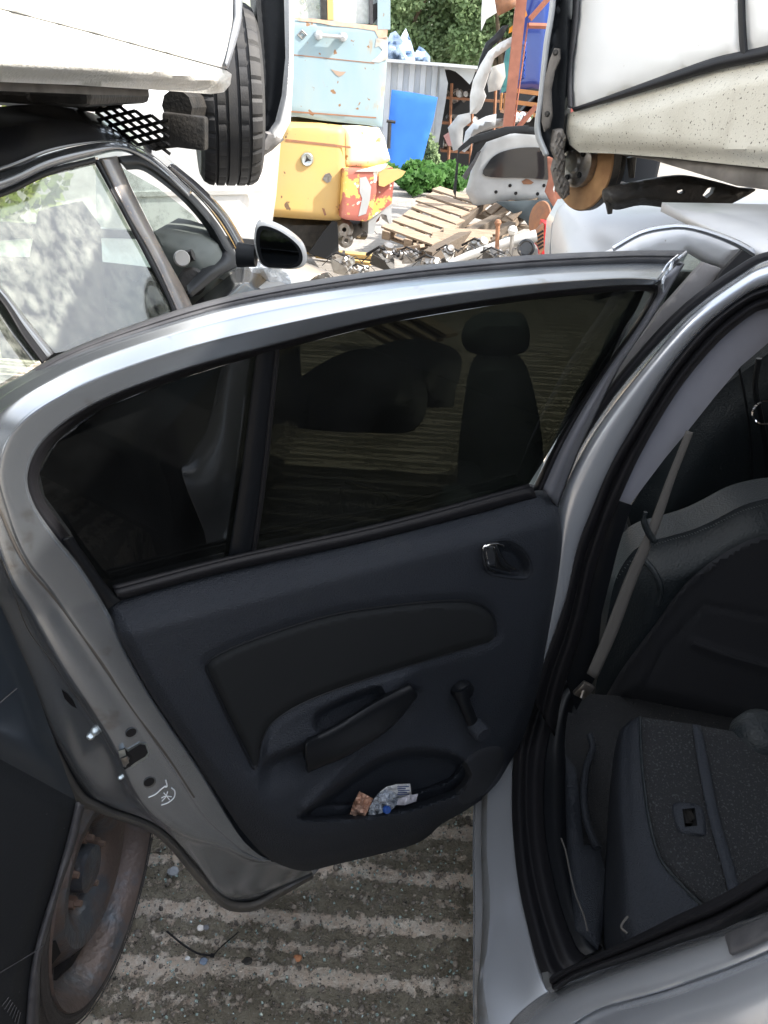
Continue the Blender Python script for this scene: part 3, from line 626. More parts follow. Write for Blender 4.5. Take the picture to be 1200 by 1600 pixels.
# litter in the door pocket: three things
def crumple(name, ol, m, label, cat, amp, seed, off0, parent=None, step=3):
    def hf(x, y, d): return np.array([off0+amp*mnoise.fractal((a*.09+seed, b*.09, seed), 1, 2, 3) for a, b in zip(np.atleast_1d(x).tolist(), np.atleast_1d(y).tolist())])
    o = relief(name, ol, DP, m, parent, h=hf, step=step, depth=.001, tofn=dfn, back=DN)
    for p_ in o.data.polygons: p_.use_smooth = False
    return tag(o, label, cat) if not parent else o
crumple('sweet_wrapper', [(562,1237),(574,1243),(583,1248),(577,1262),(570,1276),(556,1276),(547,1272),(553,1254)], M['foil'], 'brown crinkled wrapper in the door pocket, left of the clear packet', 'wrapper', .016, 3, .034)
crumple('clear_packet', [(578,1262),(586,1247),(592,1240),(602,1234),(618,1238),(626,1250),(612,1266),(590,1272),(575,1276)], M['film'], 'crumpled clear plastic packet in the middle of the door pocket litter', 'packet', .02, 9, .038)
lb = crumple('paper_label', [(594,1238),(604,1230),(620,1226),(641,1225),(643,1242),(622,1246),(600,1246)], M['paper'], 'white printed paper slip standing in the door pocket', 'paper slip', .006, 5, .022)
for k, (x0, x1, y) in enumerate(((621, 639, 1229), (621, 634, 1232), (622, 640, 1235), (622, 636, 1238), (621, 639, 1241))):
    relief('printed_line', [(x0, y), (x1, y-.6), (x1, y+.6), (x0, y+1.2)], DP, M['ink'], lb, h=lambda x, y, d: .031+0*x, depth=.0005, tofn=dfn, back=DN)
crumple('folded_receipt', [(622,1249),(640,1243),(653,1241),(650,1252),(632,1258),(620,1258)], mat('lilac_grey_paper', (.5, .5, .56), .6), 'small lilac-grey folded receipt at the right of the pocket litter', 'receipt', .006, 12, .040)
mb = MB(); mb.lathe([(.0001, .008), (.006, .008), (.008, .005), (.008, 0), (.0001, 0)], dfn(603, 1264, .042), DN+Vector((.3, -.2, .5)), 20); tag(mb.build('bottle_cap', M['bluecap']), 'round blue plastic cap tucked in front of the clear packet', 'bottle cap')

# ---- body side of the silver car: B-pillar, sill, seals, quarter panel
SX = .32
def sfn(x, y, off=0):
    """body side: B-pillar stands at y=1.25, lower part near x=.32 and the top leaning in"""
    return aty(x, y, 1.25 - off)
def bl(ptsA, o): return [(x, y, o) for x, y in ptsA]
S0 = [(1260,392),(1200,402),(1158,424),(1075,484),(992,572),(929,655),(885,732),(862,790),(852,860),(846,930),(834,1007),(820,1067),(800,1130)]
S1 = [(1260,408),(1200,419),(1158,440),(1078,500),(1000,588),(940,668),(900,738),(880,790),(868,860),(858,930),(848,1000),(832,1060),(812,1125)]
S2 = [(1260,424),(1200,438),(1160,456),(1092,508),(1030,580),(972,670),(935,742),(912,795),(893,860),(880,930),(862,990),(842,1050),(815,1125)]
S3 = [(1260,430),(1202,444),(1165,460),(1104,508),(1046,577),(990,668),(953,740),(928,795),(905,855),(888,925),(868,985),(846,1045),(817,1125)]
loft('b_pillar', [bl(S0, -.10), [((a[0]*.7+b[0]*.3), (a[1]*.7+b[1]*.3), -.05) for a, b in zip(S0, S1)], bl(S1, .010), bl(S2, .016), bl(S3, -.004)], None, M['silver'], silver, n=90, mm=22, tofn=sfn)
band('front_door_gap_seal', [(x-9, y-5) for x, y in S0[:9]], [(x+3, y+2) for x, y in S0[:9]], None, M['rubber'], silver, off=-.012, bulge=.006, tofn=sfn)
# door seal loop (double black rubber)
Q0 = [(1260,428),(1200,445),(1158,463),(1100,508),(1044,575),(985,667),(950,722),(926,784),(903,836),(887,892),(876,942),(860,985),(842,1030),(826,1080)]
Q1 = [(1260,470),(1200,480),(1171,492),(1117,538),(1058,610),(1002,704),(965,784),(944,836),(924,905),(912,965),(897,1020),(884,1060),(874,1100),(866,1150)]
Qm = [((a[0]+b[0])/2, (a[1]+b[1])/2) for a, b in zip(Q0, Q1)]
loft('door_seal', [bl(Q0, -.004), [((a[0]*.75+b[0]*.25), (a[1]*.75+b[1]*.25), .010) for a, b in zip(Q0, Q1)], bl(Qm, -.006), [((a[0]*.25+b[0]*.75), (a[1]*.25+b[1]*.75), .008) for a, b in zip(Q0, Q1)], bl(Q1, -.01)], None, M['rubber'], silver, n=90, mm=26, tofn=sfn)
# sill and lower aperture run: towards the viewer. plane x ~ .25..  (z from height)
def zfn(z0):
    return lambda x, y, o=0: atz(x, y, z0+o)
K0 = [(745,1225),(742,1260),(741,1330),(742,1400),(742,1480),(742,1572),(746,1660)]
K1 = [(758,1215),(756,1250),(755,1330),(757,1410),(755,1480),(749,1560),(752,1660)]
K2 = [(766,1205),(763,1240),(762,1330),(767,1413),(763,1480),(757,1540),(775,1640)]
K3 = [(790,1180),(782,1240),(784,1330),(792,1413),(800,1480),(815,1560),(850,1640)]
K4 = [(808,1151),(802,1205),(802,1290),(812,1380),(826,1450),(845,1518),(872,1570)]
sill = loft('sill', [[(x, y, -.03) for x, y in K0], [(x, y, -.002) for x, y in K1], [(x, y, .012) for x, y in K2], [(x, y, .03) for x, y in K3], [(x, y, .05) for x, y in K4]], None, M['silver'], silver, n=80, mm=26, tofn=lambda x, y, o: atz(x, y, .27+o))
loft('sill_skirt', [[(x-1, y, -.03) for x, y in K0], [(x-1, y, -.16) for x, y in K0]], None, M['silver'], silver, n=30, mm=4, tofn=lambda x, y, o: (lambda a: Vector((a.x+(-.03-o)*.25, a.y, a.z+o+.03)))(atz(x, y, .24)))
band('sill_scuff', [(x-2, y, .004) for x, y in K1], [(x+4, y, .010) for x, y in K2], None, M['silverdirty'], silver, bulge=.004, n=60, tofn=lambda x, y, o: atz(x, y, .27+o))
J0 = [(868,1060),(830,1080),(808,1151),(802,1205),(802,1290),(811,1378),(826,1448),(844,1514),(862,1545)]
J1 = [(880,1062),(852,1085),(830,1150),(822,1205),(823,1290),(833,1370),(850,1440),(870,1500),(884,1520)]
J2 = [(895,1064),(876,1090),(858,1150),(850,1205),(850,1290),(862,1365),(880,1430),(900,1480),(915,1495)]
loft('sill_seal', [[(x, y, .0) for x, y in J0], [((a[0]+b[0])/2, (a[1]+b[1])/2, .016) for a, b in zip(J0, J1)], [(x, y, .002) for x, y in J1], [((a[0]+b[0])/2, (a[1]+b[1])/2, .012) for a, b in zip(J1, J2)], [(x, y, .0) for x, y in J2]], None, M['rubber'], silver, n=80, mm=22, tofn=lambda x, y, o: atz(x, y, .33+o))
J3 = [(925,1066),(900,1095),(892,1150),(896,1205),(898,1300),(910,1380),(925,1430),(938,1460),(950,1478)]
loft('scuff_plate', [[(x, y, 0) for x, y in J2], [((a[0]+b[0])/2, (a[1]+b[1])/2, .006) for a, b in zip(J2, J3)], [(x, y, -.03) for x, y in J3]], None, M['trimdark'], silver, n=60, mm=14, tofn=lambda x, y, o: atz(x, y, .33+o))
# quarter panel / rear wheel-arch corner in the near right: plane through measured points
q1, q2, q3 = atz(860, 1560, .50), atz(1200, 1440, .84), atz(1000, 1600, .66)
QP = pl(q1, (q2-q1).cross(q3-q1)); 
if QP[1].dot(CAMP-q1) < 0: QP = (QP[0], -QP[1])
qa = [(785,1640),(800,1598),(840,1562),(880,1540),(920,1524),(980,1500),(1060,1475),(1130,1452),(1210,1424),(1300,1390)]
qb = [(830,1680),(850,1640),(890,1600),(930,1575),(975,1560),(1030,1545),(1090,1524),(1150,1502),(1220,1472),(1300,1436)]
qc = [(930,1760),(940,1700),(960,1660),(1000,1625),(1040,1600),(1080,1585),(1130,1570),(1190,1545),(1250,1520),(1320,1490)]
qd = [(1000,1800),(1020,1780),(1050,1750),(1080,1720),(1120,1700),(1160,1680),(1200,1665),(1250,1645),(1300,1620),(1350,1600)]
loft('quarter_panel', [bl(qa, 0), [((a[0]*.6+b[0]*.4), (a[1]*.6+b[1]*.4), .010) for a, b in zip(qa, qb)], bl(qb, .006), [((a[0]*.92+b[0]*.08), (a[1]*.92+b[1]*.08), -.002) for a, b in zip(qb, qc)], bl(qc, .010), bl(qd, -.03)], QP, M['silver'], silver, n=90, mm=40)
ra = [(858,1528),(900,1508),(980,1472),(1060,1432),(1130,1400),(1210,1352),(1300,1300)]
rb = [(866,1548),(905,1524),(985,1498),(1065,1470),(1135,1446),(1212,1404),(1300,1355)]
rc = [(862,1540),(902,1516),(982,1485),(1062,1452),(1132,1423),(1211,1378),(1300,1328)]
loft('rear_aperture_seal', [bl(ra, .02), [((a[0]+b[0])/2, (a[1]+b[1])/2, .034) for a, b in zip(ra, rc)], bl(rc, .02), [((a[0]+b[0])/2, (a[1]+b[1])/2, .030) for a, b in zip(rb, rc)], bl(rb, .006)], QP, M['rubber'], silver, n=70, mm=24)
relief('tape_patch', [(1132,1460),(1165,1445),(1215,1424),(1230,1450),(1170,1478),(1140,1490)], QP, M['greyrubber'], silver, h=lambda x, y, d: .018+.002*sm(d, 0, 4), step=6, depth=.004)
relief('wheel_arch_stop', [(846,1520),(856,1518),(862,1540),(852,1545)], QP, M['silverdirty'], silver, h=lambda x, y, d: .03+0*x, depth=.01)
# ---- interior
relief('pillar_trim', [(962,780),(985,788),(1008,757),(1040,715),(1075,673),(1117,620),(1158,572),(1200,536),(1260,490),(1260,464),(1200,478),(1171,492),(1117,538),(1058,610),(1002,704)], None, M['liner'], silver, h=lambda x, y, d: .004*sm(d, 0, 8), step=12, depth=.01, tofn=lambda x, y, o: aty(x, y, 1.28-o), back=(0, -1, 0))
relief('pillar_trim_lower', [(962,781),(987,789),(965,860),(940,960),(930,1060),(900,1110),(884,1060),(897,1020),(912,965),(924,905),(944,836)], None, M['trimdark'], silver, h=lambda x, y, d: .004*sm(d, 0, 8), step=12, depth=.01, tofn=lambda x, y, o: aty(x, y, 1.285-o), back=(0, -1, 0))
# belt
ba = [(1072,672),(1056,712),(1040,752),(1013,823),(978,900),(945,985),(917,1052)]; bb = [(1083,676),(1067,716),(1052,756),(1028,828),(996,904),(964,990),(932,1062)]
band('seat_belt', ba, bb, None, M['belt'], silver, bulge=.002, n=50, mm=5, thick=.0015, tofn=lambda x, y, o: aty(x, y, 1.24-o))
mb = MB(); mb.tube([aty(x, y, 1.235) for x, y in cr([(1009,800),(1006,812),(1012,830),(1022,846),(1016,850)], 16)], [.004]*4+[.006]*8+[.004]*4, 8); mb.build('belt_guide', M['leather'], silver)
mb = MB(); mb.box(aty(912, 1078, 1.26), (.03, .012, .04), rotm(0, .5, 0), .004); mb.tube([aty(912, 1076, 1.26), aty(908, 1090, 1.25)], .006, 10); mb.build('belt_anchor', M['steel'], silver)
# front seat (big dark back)
SEAT = [tuple(p[:2]) for p in cr([(1300,770),(1240,774),(1200,779),(1160,790),(1117,812),(1083,827),(1045,838),(1010,848),(985,866),(962,905),(950,960),(940,1020),(930,1080),(928,1120),(975,1128),(1060,1150),(1180,1180),(1300,1200)], 100, True)]
seam = [tuple(p[:2]) for p in cr([(930,1120),(970,1050),(1025,975),(1065,920),(1110,880),(1160,850),(1200,838),(1300,830)], 60)]
seam2 = [(1000,1090),(1040,1010),(1100,945),(1200,965),(1300,980)]; seam3 = [(1085,1005),(1120,1020),(1200,1045),(1300,1060)]
def seat_h(x, y, d):
    h = .07*sm(d, 0, 70) - .008*np.exp(-(dist_poly(x, y, seam)/4.)**2) - .006*np.exp(-(dist_poly(x, y, seam2)/4.)**2) + .010*np.exp(-(dist_poly(x, y, seam3)/7.)**2)
    under = y > np.interp(x, [p[0] for p in seam], [p[1] for p in seam]); return h - np.where(under, .012*sm(dist_poly(x, y, seam), 0, 12), 0)
SP_ = pl((.8, 1.52, .6), (-.12, -.95, .12))
fs = relief('front_seat', SEAT, SP_, M['leather'], silver, h=seat_h, step=6, depth=.13)
relief('seat_back_cloth', [p for p in seam if p[0] < 1290][::2]+[(1295,1190),(1180,1176),(1060,1146),(975,1124)], SP_, M['seatcloth'], fs, h=lambda x, y, d: seat_h(x, y, dist_poly(x, y, SEAT+[SEAT[0]]))+.006+.004*sm(d, 0, 6), step=6, depth=.004)
mb = MB(); mb.tube([P(x, y, SP_, seat_h(np.array([x]), np.array([y]), dist_poly(np.array([x]), np.array([y]), SEAT+[SEAT[0]]))[0]+.002) for x, y in cr([(1002,873),(1016,885),(1028,905),(1033,928),(1028,945)], 20)], .007, 8); mb.build('seat_side_trim', M['leather'], fs)
mb = MB(); mb.tube([P(x, y, SP_, .074) for x, y in cr([(1082,1004),(1120,1018),(1200,1042),(1290,1062)], 20)], .006, 8); mb.build('map_pocket_edge', M['seatcloth'], fs)
mb = MB()
for i in range(70):
    x = 960+i*4.2; y = float(np.interp(x, [960,1000,1045,1083,1117,1160,1200,1300], [905,856,841,831,817,795,784,775])); mb.box(P(x, y+3, SP_, .012), (.004, .0012, .0012), rotm(0, .5, 0))
mb.build('stitching', mat('grey_thread', (.12, .13, .13), .8), fs, smooth=False)
# folded rear backrest, carpet side up
CP = pl(atz(1100, 1250, .62), (-.08, -.35, 1))
def cz(x, y, o=0): return P(x, y, CP, o)
CAR = [(1000,1120),(1060,1128),(1142,1142),(1200,1152),(1300,1165),(1300,1360),(1200,1405),(1130,1440),(1088,1402),(1055,1372),(1030,1338),(1016,1290),(1008,1240),(1002,1180)]
rsb = relief('rear_seat_back', CAR, CP, M['carpet'], silver, h=lambda x, y, d: -.012*(1-sm(d, 0, 10)), step=7, depth=.05, holes=[[(1066,1264),(1086,1262),(1090,1290),(1070,1292)]])
SC = [[(1000,1120),(1002,1180),(1008,1240),(1016,1290),(1030,1338),(1055,1372),(1100,1418)], [(985,1128),(982,1190),(984,1250),(988,1310),(998,1370),(1015,1420),(1050,1450)], [(970,1145),(964,1200),(964,1260),(968,1330),(971,1400),(974,1450),(985,1490)], [(962,1175),(956,1225),(952,1280),(948,1350),(944,1420),(944,1470),(950,1500)]]
loft('seat_side', [[(x, y, -.012) for x, y in SC[0]], [(x, y, -.03) for x, y in SC[1]], [(x, y, -.07) for x, y in SC[2]], [(x, y, -.24) for x, y in SC[3]]], None, M['trim'], rsb, n=50, mm=20, thick=.005, tofn=cz)
mb = MB(); mb.tube([cz(x, y, -.009) for x, y in cr(SC[0], 40)], .0025, 6); mb.build('seat_piping', M['leather'], rsb)
for i, x0 in enumerate((1092,)):
    band('carpet_strip', [(1082,1132),(1092,1200),(1108,1280),(1130,1360),(1145,1420)], [(1094,1134),(1108,1200),(1124,1280),(1146,1355),(1160,1415)], None, mat('blue_grey_strip', (.016, .020, .028), .8, bump=.4, bscale=300), rsb, bulge=.004, tofn=lambda x, y, o: cz(x, y, o+.004), n=30)
LB = [tuple(p[:2]) for p in cr([(1052,1256),(1080,1255),(1090,1258),(1099,1268),(1103,1296),(1100,1306),(1072,1303),(1060,1298),(1054,1280)], 40, True)]
relief('seat_latch_bezel', LB, CP, M['trim'], rsb, h=lambda x, y, d: .002+.004*sm(d, 0, 4), step=4, depth=.004, holes=[[(1066,1264),(1086,1262),(1090,1290),(1070,1292)]])
mb = MB(); mb.box(cz(1078, 1277, -.02), (.03, .02, .004), rotm(.5, .4, .3)); mb.box(cz(1076, 1272, -.012), (.006, .02, .012), rotm(.5, .2, .5)); mb.build('seat_latch', M['soot'], rsb, smooth=False)
relief('latch_well', [(1060,1258),(1094,1258),(1096,1296),(1066,1298)], CP, M['hole'], rsb, h=lambda x, y, d: -.045+0*x, depth=.002)
# floor, side trim, far wall, dash so the cabin closes
mb = MB(); mb.box((1.045, .42, .30), (1.41, 2.1, .02)); mb.box((1.225, 2.05, .30), (1.05, 1.16, .02)); mb.build('cabin_floor', M['floorcarpet'], silver, smooth=False)
relief('side_cavity', [(876,1110),(965,1130),(975,1250),(960,1420),(940,1500),(900,1480),(862,1365),(852,1205)], None, M['floorcarpet'], silver, step=12, depth=.01, tofn=lambda x, y, o: atz(x, y, .325+.004*math.sin(x*.1)), back=(0, 0, 1))
mb = MB(); mb.tube([atz(x, y, .36) for x, y in cr([(922,1150),(926,1170),(916,1200),(912,1240),(916,1280),(926,1310),(934,1325)], 30)], .007, 8)
for i in range(26):
    q = cr([(922,1150),(926,1170),(916,1200),(912,1240),(916,1280),(926,1310),(934,1325)], 26)[i]; mb.lathe([(.0085, -.0012), (.0085, .0012)], atz(q[0], q[1], .36), (0, 1, .1), 8)
mb.build('wiring_conduit', M['trim'], silver)
relief('inner_sill_trim', [(884,1180),(900,1200),(912,1320),(936,1322),(955,1400),(935,1480),(900,1450),(888,1330)], None, M['trim'], silver, h=lambda x, y, d: .012*sm(d, 0, 12), step=10, depth=.02, tofn=lambda x, y, o: atz(x, y, .345+o), back=(0, 0, 1))
mb = MB(); mb.tube([atz(x, y, .372) for x, y in cr([(877,1310),(884,1330),(890,1360),(900,1400),(912,1430),(918,1455)], 20)], .0015, 5); mb.tube([P(x, y, CP, -.02) for x, y in cr([(981,1432),(973,1442),(971,1450),(980,1458)], 10)], .002, 5); mb.build('scratch', mat('pale_scuff', (.09, .085, .08), .8), silver)
relief('dashboard', [(1080,640),(1300,480),(1300,800),(1100,850),(1000,870),(980,800)], None, M['leather'], silver, h=lambda x, y, d: .05*sm(d, 0, 60), step=20, depth=.1, tofn=lambda x, y, o: aty(x, y, 2.15-o), back=(0, -1, 0))
mb = MB(); mb.tube([aty(x, y, 2.05) for x, y in cr([(1186,560),(1180,600),(1186,640),(1196,700),(1196,780)], 20)], .008, 8); mb.tube([aty(x, y, 2.05) for x, y in cr([(1140,520),(1160,600),(1172,680),(1176,760)], 20)], .004, 8); mb.build('dash_edge', M['trimdark'], silver)
mb = MB(); c = aty(1196, 645, 2.02); mb.lathe([(.03, 0), (.033, .006), (.036, 0)], c, (-.2, -1, .1), 30); mb.build('vent_ring', M['chrome'], silver)
mb = MB(); mb.lathe([(.0001, .02), (.025, .018), (.04, .008), (.05, -.02)], P(1192, 1142, CP, .0), (-.1, -.2, 1), 24); mb.build('gear_gaiter', M['leather'], silver)
mb = MB()
mb.box((1.74, 1.0, .7), (.03, 3.2, .8)); mb.box((1.26, 2.62, .72), (.94, .03, .82)); mb.box((1.05, -.62, .72), (1.36, .03, .82)); mb.build('far_side', M['blackplastic'], silver, smooth=False)
mb = MB(); mb.box((1.77, 1.0, .68), (.03, 3.9, .75), None, .01); mb.box((1.05, -.66, .75), (1.44, .03, .8), None, .01); mb.build('body_shell', M['silver'], silver)
# roof: rises from the rail, with its moulding
rf0 = [(1275,408),(1200,424),(1165,404),(1112,378),(1072,368),(1040,366),(1000,374),(958,394)]
rf1 = [(1275,380),(1200,408),(1160,382),(1112,362),(1072,353),(1040,353),(1000,362),(956,388)]
def roofz(x, y, o): return atz(x, y, 1.405+o)
V = []; Fq = []
for j in range(13):
    for i in range(13):
        u = i/12; v = j/12; x = .60+1.1*u; y = -.5+2.45*v
        V.append((x, y, 1.40+.06*math.sin(math.pi*u)*math.sin(math.pi*(.15+.75*v))))
for j in range(12):
    for i in range(12): Fq.append((j*13+i, j*13+i+1, j*13+i+14, j*13+i+13))
o = mesh('roof', V, Fq, M['silverflat'], silver); mod(o, 'SOLIDIFY', thickness=.02, offset=-1)
# front door: frame corner + rear post + glass
FD = 1.42
def ffn(x, y, o=0): return aty(x, y, FD-o)
fd = relief('front_door', [(940,400),(1000,374),(1040,362),(1072,358),(1112,368),(1160,388),(1150,400),(1129,421),(1100,411),(1075,396),(1050,440),(930,470)], None, M['silverflat'], silver, h=lambda x, y, d: .012*sm(d, 0, 10), step=8, depth=.02, tofn=ffn, back=(0, -1, 0))
mb = MB()
mb = band('roof_moulding', [(956,386),(1000,362),(1040,353),(1072,352),(1112,361),(1160,380),(1200,406),(1250,440)], [(958,392),(1001,368),(1040,359),(1072,358),(1110,368),(1157,388),(1196,414),(1244,450)], None, M['silver'], silver, bulge=.008, tofn=lambda x, y, o: aty(x, y, 1.39-o))
relief('front_door_post', [(1100,411),(1129,421),(1090,478),(1040,535),(990,590),(950,640),(912,690),(890,735),(880,745),(890,705),(925,648),(971,565),(1033,486)], None, mat('matt_grey_post_film', (.22, .21, .21), .55, bump=.1, bscale=400), fd, h=lambda x, y, d: .003*sm(d, 0, 4), step=8, depth=.015, tofn=lambda x, y, o: aty(x, y, 1.36-o), back=(0, -1, 0))
relief('front_door_glass', [(1075,396),(1103,412),(1033,490),(971,568),(930,640),(900,640),(960,500)], None, M['clear'], fd, step=30, depth=.004, tofn=lambda x, y, o: aty(x, y, 1.385-o), back=(0, -1, 0))
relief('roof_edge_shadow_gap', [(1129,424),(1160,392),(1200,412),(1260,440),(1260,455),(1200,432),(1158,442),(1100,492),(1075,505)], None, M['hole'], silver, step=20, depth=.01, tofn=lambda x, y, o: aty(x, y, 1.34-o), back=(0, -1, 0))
# silver pillar remnants visible in the door gap (hinges)
mb = MB(); mb.box(aty(858, 960, 1.27), (.04, .05, .03), None, .006); mb.box(aty(848, 985, 1.25), (.028, .03, .02), None, .004); mb.build('door_hinge', M['silver'], silver)
mb = MB(); mb.tube([aty(856, 950, 1.24), aty(854, 985, 1.24)], .007, 10); mb.build('hinge_pin', M['soot'], silver)

# ================================================================== BLACK CAR (left)
black = thing('black_car', 'dusty black hatchback at the left with dirty side windows and a rusty steel rear wheel', 'car', (-1.3, 1.6, 0))
kn = Vector((1, -.05, 0)); kt = Vector((-.23, 0, .43))           # side leans in above the belt
KUN = Vector((.05, 1, 0)).cross(kt).normalized(); KUN = KUN if KUN.x > 0 else -KUN
KU = (Vector((-.62, 1.6, .95)), KUN)
KL = pl((-.50, 1.0, .5), (1, -.05, -.06))
def ku(x, y, o=0): return P(x, y, KU, o)
# roof skin
RT = [[(-140,190),(0,168),(80,166),(160,182),(208,206),(240,230),(280,263),(336,314),(372,370),(384,412)],
      [(-140,225),(0,200),(80,190),(150,198),(200,215),(236,240),(276,275),(330,325),(366,380),(380,412)],
      [(-140,305),(0,268),(75,238),(140,224),(190,222),(230,238),(268,268),(320,318),(358,372),(376,412)]]
loft('roof_side', [[(x, y, -.10) for x, y in RT[0]], [(x, y, -.02) for x, y in RT[1]], [(x, y, .0) for x, y in RT[2]]], KU, M['black'], black, n=90, mm=20)
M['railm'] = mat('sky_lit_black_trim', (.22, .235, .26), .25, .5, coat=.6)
band('roof_rail', [(-140,307),(0,270),(75,241),(140,226),(190,224),(230,240),(262,264),(300,300)], [(-140,338),(0,298),(75,264),(145,244),(188,236),(222,250),(252,272),(292,310)], KU, M['railm'], black, off=.004, bulge=.012, mm=9)
band('drip_strip', [(-140,342),(0,300),(75,266),(148,246)], [(-140,352),(0,308),(75,274),(150,254)], KU, M['rubber'], black, off=.004, bulge=.004)
GW = [(-60,340),(0,310),(75,276),(148,256),(172,300),(200,352),(226,400),(250,445),(275,500),(200,530),(84,552),(60,520),(0,447),(-60,390)]
relief('front_side_glass', GW, KU, M['dusty'], black, step=40, depth=.004)
relief('rear_side_glass', [(-60,410),(0,465),(40,520),(66,560),(0,600),(-60,620)], KU, M['dusty'], black, step=40, depth=.004)
band('door_pillar', [(-60,385),(0,447),(40,498),(84,552)], [(-60,405),(0,468),(38,520),(70,562)], KU, M['railm'], black, off=.008, bulge=.006)
band('pillar_strip', [(-60,396),(0,458),(38,512),(74,560)], [(-60,405),(0,470),(34,524),(66,568)], KU, M['rubber'], black, off=.016, bulge=.002)
band('b_pillar_edge', [(146,250),(172,298),(200,350),(228,402),(262,470),(280,520)], [(156,250),(180,298),(208,350),(238,402),(270,470),(290,520)], KU, M['rubber'], black, off=.004, bulge=.004)
band('b_pillar', [(155,248),(180,298),(208,350),(238,402),(270,470),(290,520)], [(182,244),(205,296),(232,350),(258,400),(292,462),(312,510)], KU, M['blackdust'], black, off=.008, bulge=.006)
wf0 = [(182,246),(215,245),(255,268),(300,305),(338,348),(362,388),(375,412),(340,432),(296,466)]
wf1 = [(197,264),(222,265),(252,284),(288,315),(318,350),(334,378),(338,398),(318,420),(292,448)]
loft('front_window_frame', [[(x, y, .004) for x, y in wf0], [((a[0]+b[0])/2, (a[1]+b[1])/2, .012) for a, b in zip(wf0, wf1)], [(x, y, -.02) for x, y in wf1]], KU, M['blackplastic'], black, n=80, mm=12, thick=.006)
a_out = [(236,228),(280,262),(336,312),(372,366),(392,412)]; 
band('a_pillar', [(262,262),(300,295),(340,338),(366,380),(380,412)], [(268,254),(312,290),(352,332),(378,374),(394,410)], KU, M['black'], black, off=.01, bulge=.008)
# cabin seen through the window
relief('windscreen', [(190,262),(250,296),(300,335),(335,380),(300,400),(240,362)], None, M['clear'], black, step=30, depth=.004, tofn=lambda x, y, o: aty(x, y, 3.05-o), back=(0, -1, 0))
relief('dashboard', [(240,362),(262,366),(300,378),(325,394),(338,420),(320,470),(270,500),(235,400)], None, M['dash'], black, h=lambda x, y, d: .05*sm(d, 0, 20), step=8, depth=.3, tofn=lambda x, y, o: aty(x, y, 2.6-o), back=(0, -1, 0))
mb = MB(); mb.lathe([(.0001, .01), (.035, .01), (.045, 0)], aty(300, 440, 2.5), (.3, -1, .3), 20); mb.tube([aty(278+8*i, 404-i*2, 2.52) for i in range(4)], .018, 8); mb.build('steering_column', M['soot'], black)
mb = MB(); mb.lathe([(.0001, .01), (.022, .01), (.026, 0)], aty(284, 404, 2.45), (.5, -1, .3), 16); mb.build('air_vent', M['whitebumper'], black)
relief('far_seat', [(60,330),(110,320),(140,360),(150,520),(60,560),(30,480)], None, M['seatcloth'], black, h=lambda x, y, d: .06*sm(d, 0, 30), step=12, depth=.1, tofn=lambda x, y, o: aty(x, y, 2.6-o), back=(0, -1, 0))
# bodywork: waist, wing, far side, wheel area
mb = MB()
mb.box((-2.12, 1.6, .7), (.04, 3.6, .9)); mb.box((-1.35, 3.95, .55), (1.5, .04, .7)); mb.build('far_body_side', M['black'], black, smooth=False)
mb = MB(); mb.box((-1.35, 1.4, .3), (1.45, 3.2, .03)); mb.build('floor_pan', M['soot'], black, smooth=False)
V = []; Fq = []
for j in range(4, 11):
    y = .35+j*.26
    xo = .05*(y-1.0)
    prof = [(-.50, .28), (-.475, .5), (-.485, .72), (-.53, .90), (-.62, .955), (-.70, .965)]
    for (x, z) in prof: V.append((x+xo, y, z))
for j in range(6):
    for i in range(5): Fq.append((j*6+i, j*6+i+1, (j+1)*6+i+1, (j+1)*6+i))
o = mesh('doors', V, Fq, M['black'], black); mod(o, 'SOLIDIFY', thickness=.02, offset=0)
V = []; Fq = []   # bonnet and scuttle
for j in range(9):
    for i in range(13):
        u = i/12; v = j/8; x = -.47-1.55*u; y = 2.75+1.35*v; V.append((x+.05*(y-1), y, .93+.09*math.sin(math.pi*u)**.6-.22*v*v-.02*(1-v)))
for j in range(8):
    for i in range(12): Fq.append((j*13+i, j*13+i+1, j*13+i+14, j*13+i+13))
M['glarebonnet'] = mat('sun_glare_black_bonnet', (.42, .42, .42), .3, .5, col2=(.6, .59, .56), vscale=6, coat=.5)  # sun glare on the black bonnet, put into a pale silvery colour
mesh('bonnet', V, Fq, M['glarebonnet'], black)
V = []; Fq = []   # main roof
for j in range(9):
    for i in range(9):
        u = i/8; v = j/8; V.append((-.93-1.05*u, .2+2.3*v, 1.36+.06*math.sin(math.pi*u)))
for j in range(8):
    for i in range(8): Fq.append((j*9+i, j*9+i+1, j*9+i+10, j*9+i+9))
o = mesh('roof', V, Fq, M['black'], black); mod(o, 'SOLIDIFY', thickness=.02)
# near bumper/wing panel bottom left
WPn = [(-160,930),(-60,930),(0,955),(60,1100),(112,1235),(124,1256),(110,1310),(90,1380),(66,1450),(54,1500),(46,1560),(38,1680),(-160,1680)]
BPL = pl(atz(80, 1350, .58), (.93, -.36, .06))
relief('rear_wing', [(-160,900),(-60,900),(0,945),(50,1060),(118,1250),(0,1186),(-160,1090)], BPL, M['blackdust'] if False else mat('glossy_black_wing', (.02, .026, .034), .35, coat=.6, coatr=.1), black, h=lambda x, y, d: .012*sm(d, 0, 30), step=14, depth=.02)
relief('bumper', [(-160,1090),(0,1186),(118,1250),(124,1258),(108,1310),(88,1380),(66,1450),(54,1500),(46,1560),(38,1680),(-160,1680)], BPL, M['blackplastic'], black, h=lambda x, y, d: .012*sm(d, 0, 26)-.003*np.exp(-(dist_poly(x, y, [(-160,1570),(0,1520),(66,1484)])/2.5)**2), step=8, depth=.02)
